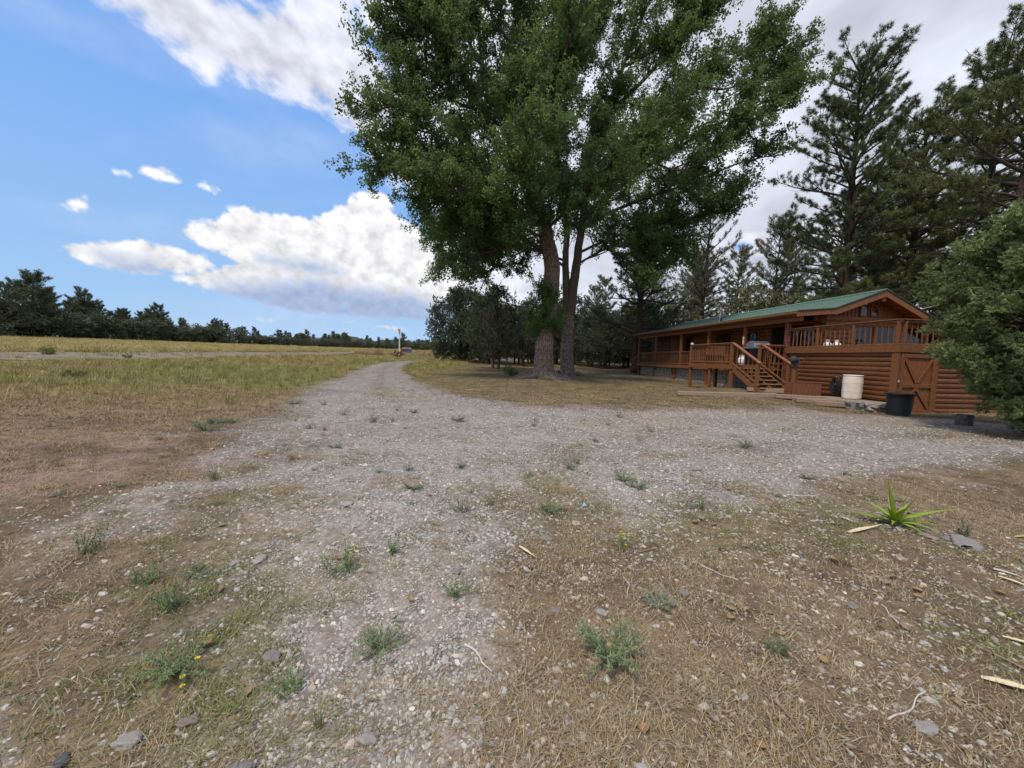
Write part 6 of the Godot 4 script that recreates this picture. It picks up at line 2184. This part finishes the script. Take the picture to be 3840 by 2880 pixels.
	weed(1, "olive rosette in the grey gravel", -2.2, -4.0, 1.2, Color(0.16, 0.18, 0.09))
	weed(0, "bushy green weed on the grey gravel behind the rosettes", -0.5, -3.95, 1.1, Color(0.13, 0.17, 0.08))
	weed(2, "grey-green weed beside the yellowing grass", 0.45, -3.95, 0.6, g2)
	weed(2, "faint grey-green weed in the middle of the drive", 1.55, -5.1, 0.65, g2)
	weed(0, "green weed clump on the far left dry ground", -3.3, -2.9, 1.2, Color(0.11, 0.16, 0.07))
	weed(3, "straw-green grass clump left of the drive", -3.6, -4.6, 1.1, Color(0.24, 0.23, 0.11))
	weed(3, "brown-tipped grass clump on the right-hand litter", 2.75, -3.05, 0.85, Color(0.26, 0.22, 0.11))
	weed(0, "low green weed beyond the flat rock", 4.5, -3.7, 1.0, Color(0.12, 0.15, 0.08))
	# small tufts scattered over the gravel: a few forms, each set out many times
	var tufts := []
	var names := ["small dark green tuft of weed in the gravel", "small olive tuft of weed in the gravel", "small grey-green tuft of weed in the gravel", "small brown dried tuft in the gravel", "small flat yellow-green rosette in the gravel"]
	weed(0, names[0], -2.9, -6.4, 0.6, Color(0.10, 0.145, 0.055))
	tufts.append(get_child(get_child_count() - 1))
	weed(1, names[1], -1.9, -6.2, 0.85, Color(0.17, 0.185, 0.075))
	tufts.append(get_child(get_child_count() - 1))
	weed(2, names[2], 0.9, -5.6, 0.5, Color(0.18, 0.21, 0.12))
	tufts.append(get_child(get_child_count() - 1))
	weed(3, names[3], 2.6, -5.4, 0.5, Color(0.30, 0.22, 0.12))
	tufts.append(get_child(get_child_count() - 1))
	weed(1, names[4], -0.4, -5.2, 0.6, Color(0.25, 0.27, 0.10))
	tufts.append(get_child(get_child_count() - 1))
	for k in 5:
		tufts[k].set_meta("group", "small tufts on the gravel")
	for k in 210:
		var x := rng.randf_range(-6.5, 5.5)
		var z := -pow(rng.randf(), 0.75) * 9.5 - 1.9
		if absf(x) > -z * 1.25 or n2.get_noise_2d(x * 1.1 + 5.0, z * 1.1) < -0.12 and rng.randf() < 0.8 or x > -2.5 and z < -6.0 and rng.randf() < 0.85:
			continue
		var q: int = [0, 0, 1, 1, 2, 3, 3, 4][rng.randi() % 8]
		var s := rng.randf_range(0.6, 1.5) * lerpf(0.7, 1.5, ease01(-3.0, -9.0, z))
		copy(tufts[q], spot(x, z, -0.008), rng.randf() * TAU, Vector3(s, s * rng.randf_range(0.55, 1.0), s))
	# matted dry straw
	for q in [[-1.42, -4.72, 0.34, Color(0.44, 0.27, 0.14), "round mat of orange-brown dead straw on the drive"], [-2.6, -4.35, 0.2, Color(0.42, 0.28, 0.15), "small orange-brown straw mat left of the round one"], [0.62, -4.65, 0.16, Color(0.40, 0.29, 0.15), "small tan straw mat right of the round one"]]:
		var t := thing("straw_mat", q[4], "dead grass", spot(q[0], q[1]), 0.0)
		var mb := MB.new()
		for k in 420:
			var a := rng.randf() * TAU
			var rr: float = sqrt(rng.randf()) * q[2]
			mb.tint = q[3] * rng.randf_range(0.6, 1.3)
			var b2 := rng.randf() * TAU
			blade(mb, Vector3(cos(a) * rr * 1.15, rng.randf() * 0.03 * (1.2 - rr / q[2]), sin(a) * rr * 0.75), Vector3(cos(b2), rng.randf_range(0.05, 0.5), sin(b2)).normalized(), 0.1, 0.004, 0.25, 3)
		part(t, "straw", mb.mesh(M["weed"]))
	mat("blue_scrap", lin(0.30, 0.50, 0.58), 0.5)
	var bs := MB.new()
	bs.tri(Vector3(-0.03, 0.0, 0), Vector3(0.03, 0.01, 0.01), Vector3(0.0, 0.045, -0.01))
	bs.tri(Vector3(-0.03, 0.0, 0), Vector3(0.0, 0.045, -0.01), Vector3(-0.035, 0.03, 0.01))
	single("plastic_scrap", bs.mesh(M["blue_scrap"]), "tiny pale blue plastic scrap in the grass", "litter", Transform3D(Basis.IDENTITY, spot(0.83, -4.12, 0.005)))
	said("litter")

func _ready() -> void:
	clock = Time.get_ticks_msec()
	rng.seed = 11
	# ---- camera ----
	var cam := Camera3D.new()
	cam.name = "camera"
	cam.fov = 2.0 * rad_to_deg(atan(1440.0 / 1442.0))
	cam.near = 0.05
	cam.far = 9000.0
	cam.position = Vector3(0, 1.62, 0)
	cam.basis = Basis(Vector3.RIGHT, deg_to_rad(-3.9)) * Basis(Vector3.BACK, deg_to_rad(1.75))
	add_child(cam)
	cam.current = true
	# ---- sky, sun, exposure ----
	var e := Environment.new()
	e.background_mode = Environment.BG_SKY
	var sky := Sky.new()
	var pan := PanoramaSkyMaterial.new()
	pan.panorama = ImageTexture.create_from_image(make_sky())
	sky.sky_material = pan
	e.sky = sky
	e.tonemap_mode = Environment.TONE_MAPPER_LINEAR
	e.tonemap_exposure = 1.07
	e.sdfgi_enabled = true
	e.ssao_enabled = true
	e.ssil_enabled = true
	var we := WorldEnvironment.new()
	we.name = "environment"
	we.environment = e
	add_child(we)
	var sun := DirectionalLight3D.new()
	sun.name = "sun"
	sun.light_color = Color(1.0, 0.955, 0.89)
	sun.light_energy = 0.85
	sun.light_angular_distance = 9.0
	sun.shadow_enabled = true
	sun.rotation_degrees = Vector3(-60, -42, 0)
	add_child(sun)
	said("sky")
	make_ground()
	said("ground")
	make_cover()
	make_trees()
	make_cabin()
	make_small()
